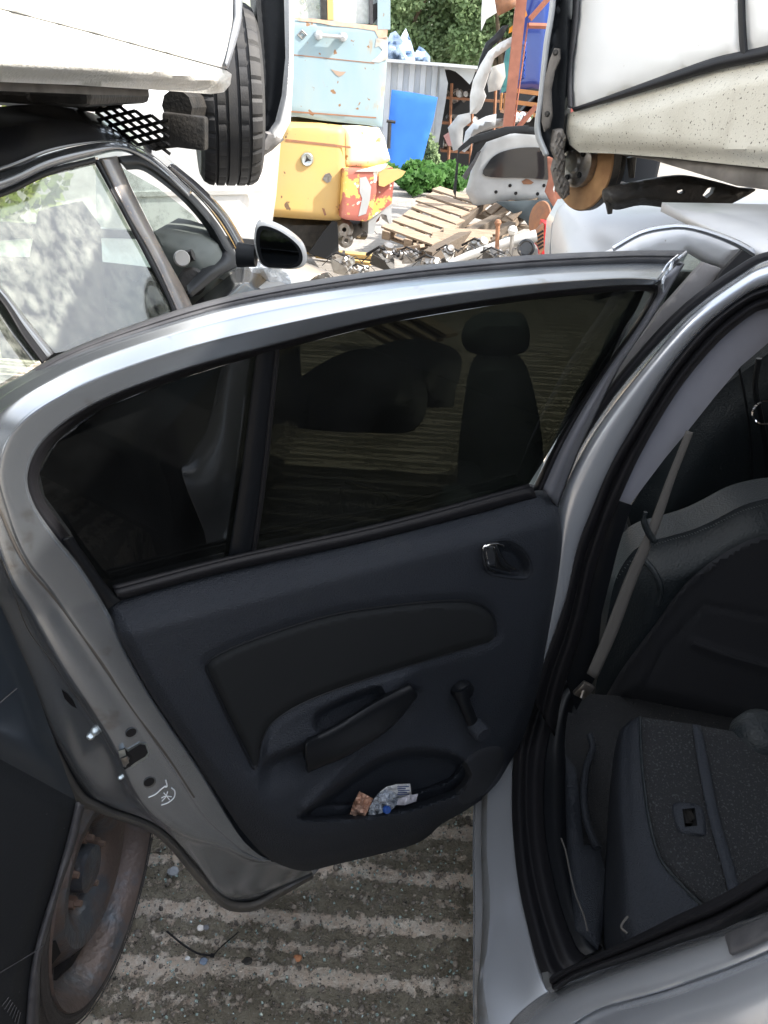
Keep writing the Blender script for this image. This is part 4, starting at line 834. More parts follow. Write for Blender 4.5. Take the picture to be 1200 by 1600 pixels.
band('arch_lip', [(120,1252),(106,1312),(86,1382),(64,1452),(52,1502),(44,1562),(36,1680)], [(130,1258),(116,1318),(94,1384),(74,1454),(62,1500),(60,1562),(58,1680)], BPL, M['greyrubber'], black, off=.004, bulge=.006)
mb = MB(); mb.tube([P(x, y, BPL, .014) for x, y in cr([(0,1520),(30,1502),(56,1486),(68,1476)], 14)], .0009, 5); mb.tube([P(x, y, BPL, .014) for x, y in cr([(0,1098),(14,1086),(26,1076)], 8)], .0008, 5)
for i in range(7): mb.tube([P(x, y, BPL, .0135) for x, y in ((3+i*4, 1572+i*5), (14+i*3, 1558+i*4))], .0006, 4)
mb.build('scratch', M['greyrubber'], black)
M['boltrust'] = mat('pale_rusty_bolt', (.20, .15, .125), .6, .2, col2=(.2, .13, .1), vscale=40)
# rear wheel
WC = Vector((-.575, .93, .272)); wax = Vector((1, -.05, 0)).normalized()
wheel = MB(); wheel.lathe([(.21, -.10), (.22, -.115), (.24, -.118), (.262, -.095), (.268, -.05), (.268, .05), (.262, .085), (.25, .10), (.236, .104), (.228, .1), (.222, .085)], WC, wax, 96)
wh = wheel.build('rear_wheel', M['tyredust'], black)
mb = MB(); mb.lathe([(.224, .092), (.229, .099), (.226, .105), (.217, .098), (.207, .080), (.196, .05), (.188, .045), (.168, .040), (.150, .064), (.132, .080), (.108, .076), (.085, .055), (.075, .040), (.045, .040), (.042, .07), (.030, .075), (.0001, .075)], WC, wax, 80)
mb.build('steel_rim', M['rim'], wh)
mb = MB(); mb.lathe([(.231, .100), (.233, .103), (.235, .100), (.233, .096)], WC, wax, 80, closed=True); mb.build('bead_line', M['hole'], wh)
mb = MB(); [mb.lathe([(q_, .1035-abs(q_-.245)*.25), (q_+.0015, .1055-abs(q_-.245)*.25), (q_+.003, .1035-abs(q_-.245)*.25)], WC, wax, 80) for q_ in (.240, .252)]; mb.build('sidewall_rib', M['tyredust'], wh)
mb = MB(); mb.lathe([(.19, .02), (.19, .0), (.19, -.09), (.0001, -.09)], WC, wax, 40); mb.build('rim_barrel', M['soot'], wh)
a_ = wax.orthogonal().normalized(); b_ = wax.cross(a_)
for i in range(5):
    q = 2*math.pi*i/5+.35; e = a_*math.cos(q)+b_*math.sin(q); c = WC+e*.06+wax*.040
    mb = MB(); mb.lathe([(.0001, .030), (.006, .030), (.007, .018), (.0115, .018), (.0125, .002), (.017, 0)], c, wax, 6); mb.build('wheel_bolt', M['boltrust'], wh, smooth=False)
for i in range(8):
    q = 2*math.pi*i/8+.1; e = a_*math.cos(q)+b_*math.sin(q); t2 = wax.cross(e)
    pts = [WC+e*(.166+r_)+t2*s_+wax*.056 for r_, s_ in ((-.022, -.022), (-.022, .022), (.018, .034), (.018, -.034))]
    pts = [p+wax*(.014 if k < 2 else -.006) for k, p in enumerate(pts)]
    mesh('rim_slot', pts+[p-wax*.02 for p in pts], [(0, 1, 2, 3), (4, 5, 6, 7), (0, 1, 5, 4), (1, 2, 6, 5), (2, 3, 7, 6), (3, 0, 4, 7)], M['hole'], wh, False)
relief('rear_side_body', [(-160,640),(-60,640),(0,700),(40,900),(100,1100),(0,1100),(-160,1100)], pl((-.72, 1.3, .8), (1, -.2, 0)), M['black'], black, step=30, depth=.02)
# mirror
MP = pl((-.40, 2.57, 1.12), (.15, -1, .05))
MO = [tuple(p[:2]) for p in cr([(400,352),(408,347),(424,350),(442,358),(460,370),(474,384),(480,400),(476,414),(462,420),(440,420),(417,418),(405,408),(398,385),(397,366)], 60, True)]
mirror = relief('door_mirror', MO, MP, M['white'], black, h=lambda x, y, d: .006*sm(d, 0, 4), step=5, depth=.09)
MI = [(x+(438-x)*.12-2, y+(386-y)*.10+2) for x, y in MO]
relief('mirror_surround', MI, MP, M['trimdark'], mirror, h=lambda x, y, d: .011+0*x, depth=.008)
relief('mirror_glass', [(x+(437-x)*.16, y+(388-y)*.16) for x, y in MI], MP, M['mirrorm'], mirror, h=lambda x, y, d: .014+0*x, depth=.003)
mb = MB(); mb.tube([P(400, 400, MP, -.04), P(372, 398, MP, -.05)], [.035, .04], 10); mb.build('mirror_arm', M['blackplastic'], mirror)
# clear wrap lying on the wing
def cfn(x, y, o): return aty(x, y, 2.9-o)
o = relief('plastic_wrap', [(330,440),(352,418),(390,405),(430,412),(452,430),(458,455),(400,480),(320,490)], None, M['film'], None, h=lambda x, y, d: np.array([.07*mnoise.fractal((a*.03, b*.03, 4), 1, 2, 4) for a, b in zip(x.tolist(), y.tolist())]), step=7, depth=.002, tofn=cfn, back=(0, -1, 0))
for p_ in o.data.polygons: p_.use_smooth = False
tag(o, 'crumpled clear plastic sheet lying over the black car wing below its mirror', 'plastic sheet')

# ================================================================== WHITE CAR upper left (on the black car's roof)
wl = thing('white_car', 'white car stacked on the black car at the upper left, front tyre hanging over', 'car', (-1.4, 1.5, 1.42))
WL = pl((-.50, 2.7, 1.6), (1, -.06, 0))
def wlh(x, y, d): return .0+.03*sm(d, 0, 26)
relief('front_door', [(-220,-260),(366,-260),(367,-20),(366,30),(358,70),(350,98),(356,108),(150,52),(-220,-45)], WL, M['white'], wl, h=lambda x, y, d: .012*sm(d, 0, 8), step=16, depth=.03)
relief('sill', [(-220,-43),(150,54),(354,110),(362,116),(360,132),(350,144),(330,147),(250,141),(120,133),(0,128),(-220,118)], WL, M['cream'] if False else mat('lightly_speckled_white_sill', (.76, .75, .72), .4, col2=(.68, .66, .60), vscale=9, bump=.25, bscale=120, coat=.2), wl, h=lambda x, y, d: .035*sm(d, 0, 30), step=7, depth=.06)
relief('under_flange', [(-220,116),(0,127),(230,141),(232,150),(150,148),(0,142),(-220,134)], WL, M['under'], wl, h=lambda x, y, d: -.02+0*x, step=12, depth=.05)
band('wing_edge', [(366,-120),(366,0),(364,40),(352,98)], [(384,-120),(378,0),(374,45),(356,106)], WL, mat('bent_wing_edge', (.5, .53, .58), .35, .5), wl, off=.004, bulge=.012)
TC = Vector((-.69, 3.2, 1.525)); tax = Vector((.955, .29, .02)).normalized()
prof = [(.19, -.10), (.225, -.112), (.262, -.112), (.285, -.10), (.296, -.082)]
for gxx in (-.058, -.02, .02, .058): prof += [(.300, gxx-.006), (.290, gxx-.004), (.290, gxx+.004), (.300, gxx+.006)]
prof += [(.296, .082), (.285, .10), (.262, .112), (.225, .112), (.19, .10)]
mb = MB(); n_ = 160; k = len(prof); c = TC; ta = tax.orthogonal().normalized(); tb = tax.cross(ta); V = []; Fq = []
for i in range(n_):
    q = 2*math.pi*i/n_
    for j_, (rr, hh) in enumerate(prof):
        rr2 = rr - (.006 if (i % 5 == 0 and abs(hh) > .062 and rr > .27) else 0) - (.004 if (i % 5 == 2 and .022 < abs(hh) < .056 and rr > .295) else 0)
        V.append(c+(ta*math.cos(q)+tb*math.sin(q))*rr2+tax*hh)
for i in range(n_):
    j = (i+1) % n_
    for m_ in range(k-1): Fq.append((i*k+m_, j*k+m_, j*k+m_+1, i*k+m_+1))
tw = mesh('front_wheel', V, Fq, M['tyre'], wl, True, 25)
mb = MB(); mb.lathe([(.2, .1), (.19, .06), (.15, .03), (.1, .06), (.03, .07), (.0001, .07)], TC, tax, 40); mb.lathe([(.2, -.1), (.19, .0), (.0001, 0)], TC, tax, 40); mb.build('wheel_rim', M['steel'], tw)
BW = pl((-.42, 3.15, 1.6), (.25, -1, 0))
relief('arch_liner', [(392,-120),(400,0),(405,60),(408,120),(404,200),(404,244),(410,250),(416,238),(430,200),(440,150),(446,90),(448,0),(446,-120)], BW, M['blackplastic'], wl, h=lambda x, y, d: -.03*sm(d, 0, 14), step=8, depth=.3)
relief('front_bumper', [(440,-120),(444,0),(446,90),(440,150),(430,190),(418,208),(424,232),(440,218),(454,190),(458,120),(460,0),(458,-120)], BW, M['white'], wl, h=lambda x, y, d: .02*sm(d, 0, 8), step=2.5, depth=.35)
relief('broken_bumper_corner', [(412,206),(432,204),(444,218),(424,236),(406,248),(404,226)], BW, mat('scraped_grey_plastic', (.33, .32, .32), .6, col2=(.2, .19, .18), vscale=30), wl, h=lambda x, y, d: .02*sm(d, 0, 5), step=6, depth=.05)
mb = MB(); mb.box((-1.62, .9, 1.61), (1.8, 3.5, .05)); mb.box((-.85, 2.3, 1.56), (.16, .5, .1), None, .02); mb.tube([(-.75, 2.75, 1.5), (-.72, 3.15, 1.5)], .05, 10)
mb.box((-1.3, 2.6, 1.54), (.8, .25, .12), None, .03); mb.build('underbody', M['soot'], wl, smooth=False)
mb = MB()   # expanded-metal guard seen under the floor
u0, u1, v1 = aty(160, 158, 2.5), aty(262, 188, 2.5), aty(166, 212, 2.5)
def gp(a, b): return u0 + (u1-u0)*a + (v1-u0)*b
nr, nc = 8, 4
for r_ in range(nr):
    for c_ in range(nc):
        a0 = (c_+(r_ % 2)*.5)/nc; b0_ = r_/nr; wdt = .5/nc; hgt = 1/nr
        for s1, s2 in (((0, .0), (wdt, hgt)), ((0, 0), (wdt, -hgt)), ((0, 0), (-wdt, hgt)), ((0, 0), (-wdt, -hgt))):
            if b0_+s2[1] < -.02: continue
            mb.tube([gp(a0, b0_), gp(a0+s2[0], b0_+s2[1])], .0050, 4, False)
mb.build('mesh_guard', M['soot'], wl, smooth=False)
mb = MB(); mb.box(aty(290, 205, 2.75), (.14, .05, .10), rotm(0, .05, 0), .01); mb.box(aty(250, 225, 2.75), (.2, .04, .03), rotm(0, -.15, 0), .008); mb.build('suspension_mount', M['soot'], wl)
# upper hull of the stacked car
def hull(name, m, parent, O, ax, wid, length, z0, ztop, side_in=.03):
    """rounded body hull behind the measured side; O = near lower corner of the side, ax = its long direction"""
    ax = Vector(ax).normalized(); sd = Vector((ax.y, -ax.x, 0))  # to the right of ax
    V = []; Fq = []; prof = [(0, 0), (.0, .35), (.03, .5), (.16, .97), (.3, 1.0), (.7, 1.0), (.84, .97), (.97, .5), (1, .35), (1, 0)]
    n = 14
    for j in range(n+1):
        t = j/n; e = min(1, 3.2*math.sin(math.pi*min(max(t, .02), .98))**.8)
        for u, v in prof: V.append(Vector(O)+ax*length*t+sd*(u*wid)+Vector((0, 0, z0+(ztop-z0)*v*(.45+.55*e if v > .4 else 1))))
    k = len(prof)
    for j in range(n):
        for i in range(k-1): Fq.append((j*k+i, j*k+i+1, (j+1)*k+i+1, (j+1)*k+i))
    Fq += [tuple(range(k)), tuple(n*k+i for i in range(k))]
    return mesh(name, V, Fq, m, parent, True, 35)
hull('body_shell', M['white'], wl, (-2.50, -.9, 0), (.06, 1, 0), 1.74, 3.35, 1.66, 2.85)

# ================================================================== WHITE CAR upper right (on the silver car's roof)
wr = thing('white_car', 'grimy white car stacked on the silver car roof, wheel missing, rusty brake disc showing', 'car', (1.4, 1.8, 1.45))
RD = Vector((-.362, .932, 0)); RN = Vector((-.932, -.362, 0)); RW = (Vector((.46, 2.45, 1.47)), RN)
relief('front_door', [(904,-260),(903,0),(896,60),(892,104),(890,140),(894,170),(960,150),(1050,120),(1152,88),(1156,0),(1158,-260)], RW, M['white'], wr, h=lambda x, y, d: .010*sm(d, 0, 8), step=16, depth=.03)
relief('rear_door', [(1164,-260),(1163,0),(1166,84),(1230,66),(1400,10),(1400,-260)], RW, M['white'], wr, h=lambda x, y, d: .010*sm(d, 0, 8), step=20, depth=.03)
relief('sill', [(896,174),(960,158),(1050,130),(1150,102),(1200,92),(1400,30),(1400,330),(1250,276),(1200,263),(1120,255),(1040,246),(960,240),(905,238),(890,226),(880,196),(882,180)], RW, M['cream'], wr, h=lambda x, y, d: .03*sm(d, 0, 34)+.006*np.exp(-(dist_poly(x, y, [(900,224),(1040,228),(1200,238),(1400,270)])/5.)**2), step=7, depth=.05)
relief('under_flange', [(955,240),(1040,247),(1120,256),(1200,264),(1400,312),(1400,360),(1200,297),(1150,290),(1080,268),(1020,250)], RW, M['under'], wr, h=lambda x, y, d: -.02+.006*sm(d, 0, 5), step=10, depth=.1)
band('door_seal', [(894,170),(960,147),(1050,114),(1120,90),(1200,72),(1300,44)], [(898,174),(960,156),(1050,130),(1120,109),(1200,92),(1300,64)], RW, M['rubber'], wr, off=.012, bulge=.008)
band('door_gap_seal', [(1153,-120),(1154,0),(1156,60),(1160,96)], [(1164,-120),(1164,0),(1166,50),(1169,92)], RW, M['rubber'], wr, off=.012, bulge=.005)
band('door_edge_seal', [(896,-120),(896,0),(890,60),(884,110),(888,168)], [(906,-120),(905,0),(900,60),(894,105),(895,170)], RW, M['greyrubber'], wr, off=.014, bulge=.004)
band('wing_edge', [(880,-120),(882,0),(884,60),(880,120),(884,170)], [(897,-120),(897,0),(891,60),(886,110),(890,172)], RW, M['white'], wr, off=.0, bulge=.006)
AP = pl((.35, 2.5, 1.5), (-.5, -1, 0))
relief('arch_liner', [(866,-120),(862,0),(848,100),(840,200),(848,240),(866,248),(878,236),(882,180),(886,40),(882,-120)], AP, M['blackplastic'], wr, h=lambda x, y, d: -.03*sm(d, 0, 12), step=8, depth=.06)
band('wing_flange', [(862,-120),(860,0),(850,70),(842,150),(836,205),(850,244)], [(872,-120),(868,0),(858,70),(849,150),(844,202),(858,242)], AP, M['greypaint'], wr, off=.008, bulge=.006)
bk = relief('bumper_bracket', [(866,75),(874,76),(874,92),(866,110),(860,140),(862,180),(858,200),(850,206),(846,190),(850,130),(858,95)], AP, M['under'], wr, h=lambda x, y, d: .012+.004*sm(d, 0, 3), step=4, depth=.01)
for (x, y) in ((868, 82), (855, 178)):
    mb = MB(); mb.lathe([(.0001, .005), (.005, .005), (.008, 0)], P(x, y, AP, .016), AP[1], 10); mb.build('bracket_bolt', M['soot'], bk)
DC = aty(914, 252, 2.5); dax = (RN+Vector((0, -.12, -.05))).normalized()
mb = MB(); mb.lathe([(.07, .012), (.132, .012), (.135, .008), (.135, .002), (.125, .001), (.125, -.010), (.135, -.011), (.135, -.020), (.07, -.02)], DC, dax, 64)
disc_o = mb.build('brake_disc', M['rust'], wr)
mb = MB(); mb.lathe([(.1352, .0075), (.1365, .006), (.1365, -.018), (.1352, -.0195)], DC, dax, 64)
for i in range(40):
    q = 2*math.pi*i/40; e = dax.orthogonal().normalized(); e = Matrix.Rotation(q, 3, dax) @ e; mb.box(DC+e*.131-dax*.0045, (.010, .003, .010), frame_rot(e, dax.cross(e)))
mb.build('disc_edge', M['soot'], disc_o)
mb = MB(); mb.lathe([(.0001, .05), (.028, .05), (.032, .042), (.06, .04), (.07, .034), (.07, .01)], DC, dax, 40); mb.build('hub', M['steel'], wr)
for i in range(5):
    e = Matrix.Rotation(2*math.pi*i/5, 3, dax) @ dax.orthogonal().normalized(); mb = MB(); mb.lathe([(.0001, .046), (.008, .046), (.008, .04)], DC+e*.048, dax, 10); mb.build('stud_hole', M['hole'], wr)
relief('brake_caliper', [(867,204),(879,201),(885,215),(881,236),(884,250),(882,276),(890,286),(890,304),(880,312),(872,300),(868,284),(864,266),(868,250),(863,236)], None, M['under'], wr, h=lambda x, y, d: .012*sm(d, 0, 4)+.006*np.sin(x*.9)*np.sin(y*.35), step=3, depth=.05, tofn=lambda x, y, o: aty(x, y, 2.44-o), back=(0, -1, 0))
mb = MB(); mb.lathe([(.03, -.02), (.1, -.03), (.12, -.035), (.12, -.05), (.0001, -.06)], DC, dax, 40); mb.build('disc_shield', M['soot'], wr)
ARM = [(944,306),(952,294),(1000,284),(1040,277),(1075,275),(1120,284),(1158,294),(1180,298),(1120,329),(1092,333),(1040,325),(1000,321),(965,328),(950,322)]
relief('suspension_arm', [tuple(p[:2]) for p in cr(ARM, 60, True)], None, M['soot'], wr, h=lambda x, y, d: .03*sm(d, 0, 12), step=5, depth=.03, tofn=lambda x, y, o: aty(x, y, 2.35-o), back=(0, -1, 0), holes=[[(1058,298),(1066,296),(1072,299),(1066,303),(1059,302)], [(1098,305),(1106,294),(1118,292),(1114,302),(1104,310)]])
mb = MB(); mb.tube([aty(987, 245, 2.4), aty(987, 278, 2.4)], [.014, .008], 8); mb.build('ball_joint', M['soot'], wr); mb = MB(); mb.tube([aty(952, 315, 2.35), aty(953, 334, 2.35)], [.012, .007], 8); mb.build('arm_bolt', M['soot'], wr)
mb = MB(); o_ = Vector((.46, 2.45, 0)); 
c = o_ + RD*(-1.1) - RN*.95; mb.box((c.x, c.y, 1.60), (1.7, 2.3, .06), Matrix.Rotation(math.atan2(-RD.x, RD.y), 3, 'Z')); mb.build('underbody', M['soot'], wr, smooth=False)
st_ = o_ - RD*2.85 - RN*.035
hull('body_shell', M['white'], wr, (st_.x, st_.y, 0), RD, 1.72, 2.77, 1.60, 3.05)

# ================================================================== BACKGROUND
# silver bonnet behind the open doors
sc_ = thing('silver_car', 'pale silver car beyond the open doors, its bonnet under the stacked white car', 'car', (1.3, 2.9, 0))
def b2(x, y, o=0): return aty(x, y, 2.3-o)
c0 = [(862,400),(862,372),(866,345),(876,322),(900,314),(960,316),(1040,318),(1130,312),(1260,300)]
c1 = [(880,430),(884,405),(896,382),(920,362),(950,350),(1000,340),(1060,334),(1130,334),(1260,340)]
c2 = [(900,450),(915,430),(935,410),(955,396),(985,382),(1030,372),(1080,372),(1130,380),(1260,420)]
loft('bonnet', [[(x, y, -.6) for x, y in c0], [(x, y, -.38) for x, y in [((a[0]+b[0])/2, (a[1]+b[1])/2) for a, b in zip(c0, c1)]], [(x, y, -.2) for x, y in c1], [(x, y, 0) for x, y in c2]], None, M['silverflat'], sc_, n=60, mm=24, tofn=b2)
relief('wing', [(858,400),(862,350),(880,318),(920,312),(960,330),(960,400),(900,440),(862,440)], None, M['white'] if False else mat('pale_silver_wing', (.6, .62, .65), .3, .4, coat=.4), sc_, h=lambda x, y, d: .1*sm(d, 0, 40), step=10, depth=.12, tofn=lambda x, y, o: aty(x, y, 2.95-o), back=(0, -1, 0))

# white van behind the hanging tyre
vn = thing('white_van', 'plain white van body showing between the hanging tyre and the yellow counterweight', 'van', (-1.6, 5.6, 0))
VP = YP(5.6, (.1, -1, 0))
relief('bodywork', [(150,140),(300,120),(420,120),(432,180),(424,240),(416,340),(404,430),(150,450)], VP, M['white'], vn, h=lambda x, y, d: .12*sm(d, 0, 40), step=14, depth=1.2)
relief('rubbing_strip', [(200,300),(410,296),(410,303),(200,308)], VP, M['whitebumper'], vn, h=lambda x, y, d: .13+0*x, depth=.02)

# ---- old digger: blue cab on a yellow counterweight
dg = thing('excavator', 'old excavator with faded blue cab, yellow counterweight and red flaking step box', 'excavator', (-.8, 8, 0))
GP_ = YP(7.4, (.26, -1, 0))
cab = relief('cab_panel', [(440,28),(470,30),(520,34),(575,38),(600,42),(606,60),(604,110),(600,160),(597,198),(560,194),(500,188),(440,178)], GP_, M['blue'], dg, h=lambda x, y, d: .015*sm(d, 0, 5), step=8, depth=1.3)
relief('door_seam', [(450,84),(585,98),(585,99.5),(450,85.5)], GP_, M['rustdark'], cab, h=lambda x, y, d: .017+0*x, depth=.004)
relief('door_seam', [(440,172),(588,183),(588,185),(440,174.5)], GP_, M['rustdark'], cab, h=lambda x, y, d: .017+0*x, depth=.004)
relief('rust_patch', [(455,27),(500,30),(545,36),(590,40),(606,44),(604,62),(592,60),(586,48),(560,44),(520,40),(500,36),(470,33)], GP_, mat('flaky_orange_rust', (.60, .30, .22), .8, col2=(.7, .55, .4), vscale=12), cab, h=lambda x, y, d: .018+0*x, depth=.004)
relief('rust_patch', [(517,108),(523,110),(532,112),(541,112),(536,117),(530,120),(525,117)], GP_, mat('brown_rust', (.35, .26, .2), .8), cab, h=lambda x, y, d: .018+0*x, depth=.004)
relief('bare_metal_patch', [(588,60),(606,58),(606,92),(592,98),(580,96),(590,88),(598,78),(592,72),(586,74)], GP_, mat('scraped_bare_metal', (.6, .62, .63), .4, .3, col2=(.4, .36, .3), vscale=16), cab, h=lambda x, y, d: .018+0*x, depth=.004)
mb = MB(); mb.tube([P(x, y, GP_, .06) for x, y in ((497, 55), (537, 58))], .014, 10); mb.lathe([(.0001, .07), (.03, .06), (.035, 0)], P(497, 55, GP_, .01), GP_[1], 14); mb.lathe([(.0001, .07), (.03, .06), (.035, 0)], P(535, 58, GP_, .01), GP_[1], 14); mb.build('grab_rail', M['greypaint'], cab)
# diamond badge outline
mb = MB(); 
for s_ in (7, 4):
    q = [(472, 54-s_), (472+s_, 54), (472, 54+s_), (472-s_, 54), (472, 54-s_)]; mb.tube([P(x, y, GP_, .02) for x, y in q], .005 if s_ == 7 else .003, 5)
mb.build('badge', M['steel'], cab)
# cab posts and windows
def post(x0, x1, y1, w_=5, m='blue', x0t=None):
    return relief('cab_post', [(x0, -120), (x0+w_, -120), (x1+w_, y1), (x1, y1)], GP_, M[m], dg, h=lambda x, y, d: .02+0*x, depth=.06)
post(499, 502, 30, 9, 'soot'); post(509, 512, 31, 9, 'yellow'); post(576, 578, 38, 5, 'greyrubber'); post(590, 590, 46, 20, 'blue'); post(446, 446, 28, 10, 'blue')
relief('cab_window', [(452,-120),(590,-120),(590,38),(520,34),(452,28)], GP_, glass('milky_cab_glass', (.9, .92, .93), .05, dust=(.8, .82, .82), dthr=.42, dscale=3), dg, h=lambda x, y, d: -.02+0*x, depth=.01)
mb = MB(); c = P(530, -125, GP_, -.6); mb.box(c, (1.1, 1.4, .08), None, .02); mb.build('cab_roof', M['blue'], dg)
relief('cab_seal', [(577,10),(589,4),(590,28),(584,36),(574,38),(580,34),(584,26),(584,12)], GP_, M['rubber'], dg, h=lambda x, y, d: .01+0*x, depth=.02)
cw = relief('counterweight', [tuple(p[:2]) for p in ((444,190),(500,192),(534,196),(541,204),(542,260),(537,330),(533,343),(522,345),(470,342),(420,338),(413,334),(418,260),(426,222),(432,218))], GP_, M['yellow'], dg, h=lambda x, y, d: .10*sm(d, 0, 10)**.5, step=5, depth=1.0)
relief('ledge_gap', [(446,217),(520,225),(548,229),(548,232),(520,229),(446,221)], GP_, M['rustdark'], cw, h=lambda x, y, d: .103+0*x, depth=.006)
relief('yellow_side_housing', [(534,196),(560,196),(592,200),(600,215),(610,250),(590,262),(570,264),(545,262),(538,300),(536,240)], GP_, mat('sunlit_cream_yellow', (.80, .68, .36), .5, col2=(.8, .74, .6), vscale=5, speck=(.4, .25, .1), sscale=14, sthr=.68), dg, h=lambda x, y, d: .05*sm(d, 0, 8), step=6, depth=.9)  # sunlight on the right-hand face put into a paler yellow
cc = P(480, 249, GP_, .105); mb = MB(); mb.lathe([(.0001, .012), (.036, .012), (.045, .018), (.052, .012), (.056, 0)], cc, GP_[1], 28); mb.build('round_badge', M['steelb'], cw)
mb = MB(); n_ = GP_[1]
for i in range(3):
    e = Matrix.Rotation(2*math.pi*i/3+.3, 3, n_) @ Vector((0, 0, 1)); e = (e-n_*e.dot(n_)).normalized(); s_ = n_.cross(e)
    mb.add([cc+n_*.019+e*.034, cc+n_*.019+s_*.011, cc+n_*.019-s_*.011, cc+n_*.012+e*.034, cc+n_*.012+s_*.011, cc+n_*.012-s_*.011], [(0, 1, 2), (3, 4, 5), (0, 1, 4, 3), (1, 2, 5, 4), (2, 0, 3, 5)])
mb.build('badge_emblem', M['soot'], cw, smooth=False)
relief('chipped_patch', [(508,272),(515,270),(519,276),(516,284),(511,286),(504,280)], GP_, M['steel'], cw, h=lambda x, y, d: .105+0*x, depth=.006)
relief('chipped_patch', [(503,325),(507,326),(510,336),(507,337)], GP_, M['rustdark'], cw, h=lambda x, y, d: .103+0*x, depth=.006)
# red/yellow box
rb_ = relief('step_box', [(538,264),(590,266),(588,300),(580,340),(572,346),(540,343),(533,340)], GP_, M['redyel'], dg, h=lambda x, y, d: .20+.01*sm(d, 0, 3), step=5, depth=.5)
relief('box_side', [(590,266),(614,262),(616,280),(612,318),(596,330),(576,344),(586,300)], GP_, M['redyel'], dg, h=lambda x, y, d: .15+0*x, depth=.4)
relief('box_opening', [(562,278),(572,276),(580,292),(578,312),(572,334),(560,338),(566,310),(562,300)], GP_, M['greypaint'], rb_, h=lambda x, y, d: .213+0*x, depth=.01)
relief('cream_scrape', [(556,268),(592,258),(606,256),(602,262),(594,268),(578,268)], GP_, M['whitebumper'], rb_, h=lambda x, y, d: .22+0*x, depth=.02)
relief('yellow_fin', [(592,266),(622,264),(634,268),(628,276),(600,292),(592,290)], GP_, M['yellow'], dg, h=lambda x, y, d: .21+0*x, depth=.02)
relief('grey_leg', [(582,322),(612,314),(612,350),(608,350),(604,336),(596,334),(588,345),(584,366),(575,366),(576,340)], GP_, M['greypaint'], dg, h=lambda x, y, d: .12+0*x, depth=.3)
relief('undercarriage', [(414,336),(530,344),(575,340),(572,358),(545,380),(520,372),(500,392),(420,400)], GP_, M['soot'], dg, h=lambda x, y, d: -.25+.1*sm(d, 0, 10), step=8, depth=.7)
relief('black_flap', [(482,396),(505,362),(520,345),(527,348),(529,380),(530,409),(526,410),(500,402)], GP_, M['blackplastic'], dg, h=lambda x, y, d: .05+0*x, depth=.02)
for (x, y, r_) in ((537, 358, .09), (540, 375, .07)):
    mb = MB(); mb.lathe([(.02, .03), (r_*.6, .03), (r_*.8, .015), (r_, 0), (r_, -.06)], P(x, y, GP_, -.05), GP_[1], 24); mb.build('pulley', M['steel'], dg)
relief('red_cab_bracket', [(572,340),(596,332),(592,345),(570,360)], GP_, M['ruststeel'], dg, h=lambda x, y, d: -.1+0*x, depth=.2)

# ---- corrugated store behind, with dark open bay, blue door panel leaning
SHY = 17.0
sh = thing('storage_shed', 'pale corrugated steel store with a ragged dark opening and shelves of car parts inside', 'shed', (1, 19, 0))
V = []; Fq = []
a0, a1 = aty(560, 92, SHY), aty(700, 102, SHY)
x0, x1 = a0.x-1.5, aty(692, 102, SHY).x; n_ = 200
botR = aty(676, 290, SHY)
for i in range(n_+1):
    t = i/n_; x = x0+(x1-x0)*t; d = .035*(1 if math.sin(x*2*math.pi/.22) > 0 else -1)
    xb = x0+(botR.x-x0)*t
    V += [(x, SHY+d, a0.z+(a1.z-a0.z)*t), (xb, SHY+d, 0)]
for i in range(n_): Fq.append((2*i, 2*i+2, 2*i+3, 2*i+1))
o = mesh('corrugated_wall', V, Fq, M['shed'], sh, False); mod(o, 'SOLIDIFY', thickness=.01)
SP2 = YP(SHY-.1)
relief('ragged_sheet', [(686,102),(750,106),(752,112),(744,108),(738,125),(734,132),(722,120),(712,112),(700,108),(690,108),(688,104)], SP2, M['shed'], sh, depth=.02)
relief('roof_edge', [(540,86),(610,92),(700,99),(790,107),(790,111),(700,104),(610,97),(540,91)], SP2, M['shed'], sh, h=lambda x, y, d: .25+0*x, depth=3.2)
relief('torn_sheet_edge', [(688,106),(694,104),(697,118),(700,130),(696,160),(684,230),(676,290),(668,290),(680,200),(686,150)], SP2, M['greypaint'], sh, h=lambda x, y, d: .03+0*x, depth=.03)
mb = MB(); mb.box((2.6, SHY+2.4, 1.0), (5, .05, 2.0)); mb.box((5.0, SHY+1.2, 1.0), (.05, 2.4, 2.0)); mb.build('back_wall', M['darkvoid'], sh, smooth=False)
mb = MB()
for (xa, ya, xb, yb) in ((694, 152, 800, 160), (690, 192, 800, 198), (688, 236, 800, 240)):
    A, B = aty(xa, ya, SHY+1.6), aty(xb, yb, SHY+1.6); mb.box((A+B)/2, ((B-A).length, .5, .05))
for x in (706, 740, 775):
    A, B = aty(x, 130, SHY+1.35), aty(x-6, 270, SHY+1.35); mb.tube([A, B], .03, 4)
mb.build('shelving', M['rustdark'], sh, smooth=False)
for k, (x, y) in enumerate([(700, 148), (712, 150), (722, 150), (735, 150), (702, 184), (714, 186), (726, 188), (738, 190), (700, 226), (716, 222), (728, 228), (742, 228)]):
    mb = MB(); c = aty(x, y, SHY+1.5); r_ = random.uniform(.08, .14)
    mb.box(c, (r_*1.6, .2, r_*1.1), rotm(random.random(), random.random(), random.random()), .02); mb.lathe([(.0001, .16), (r_*.5, .16), (r_*.6, .0)], c, (random.uniform(-.5, .5), -1, .3), 12)
    where = ('top', 'middle', 'bottom')[k//4]; pos = ('first', 'second', 'third', 'fourth')[k % 4]
    tag(mb.build('shelf_part', random.choice((M['alu'], M['soot'], M['steel'])) if k != 9 else mat('green_box', (.03, .2, .15), .6)), f'greasy car part in the shed, {pos} from the left on the {where} shelf', 'car part', 'car parts on the shed shelves')
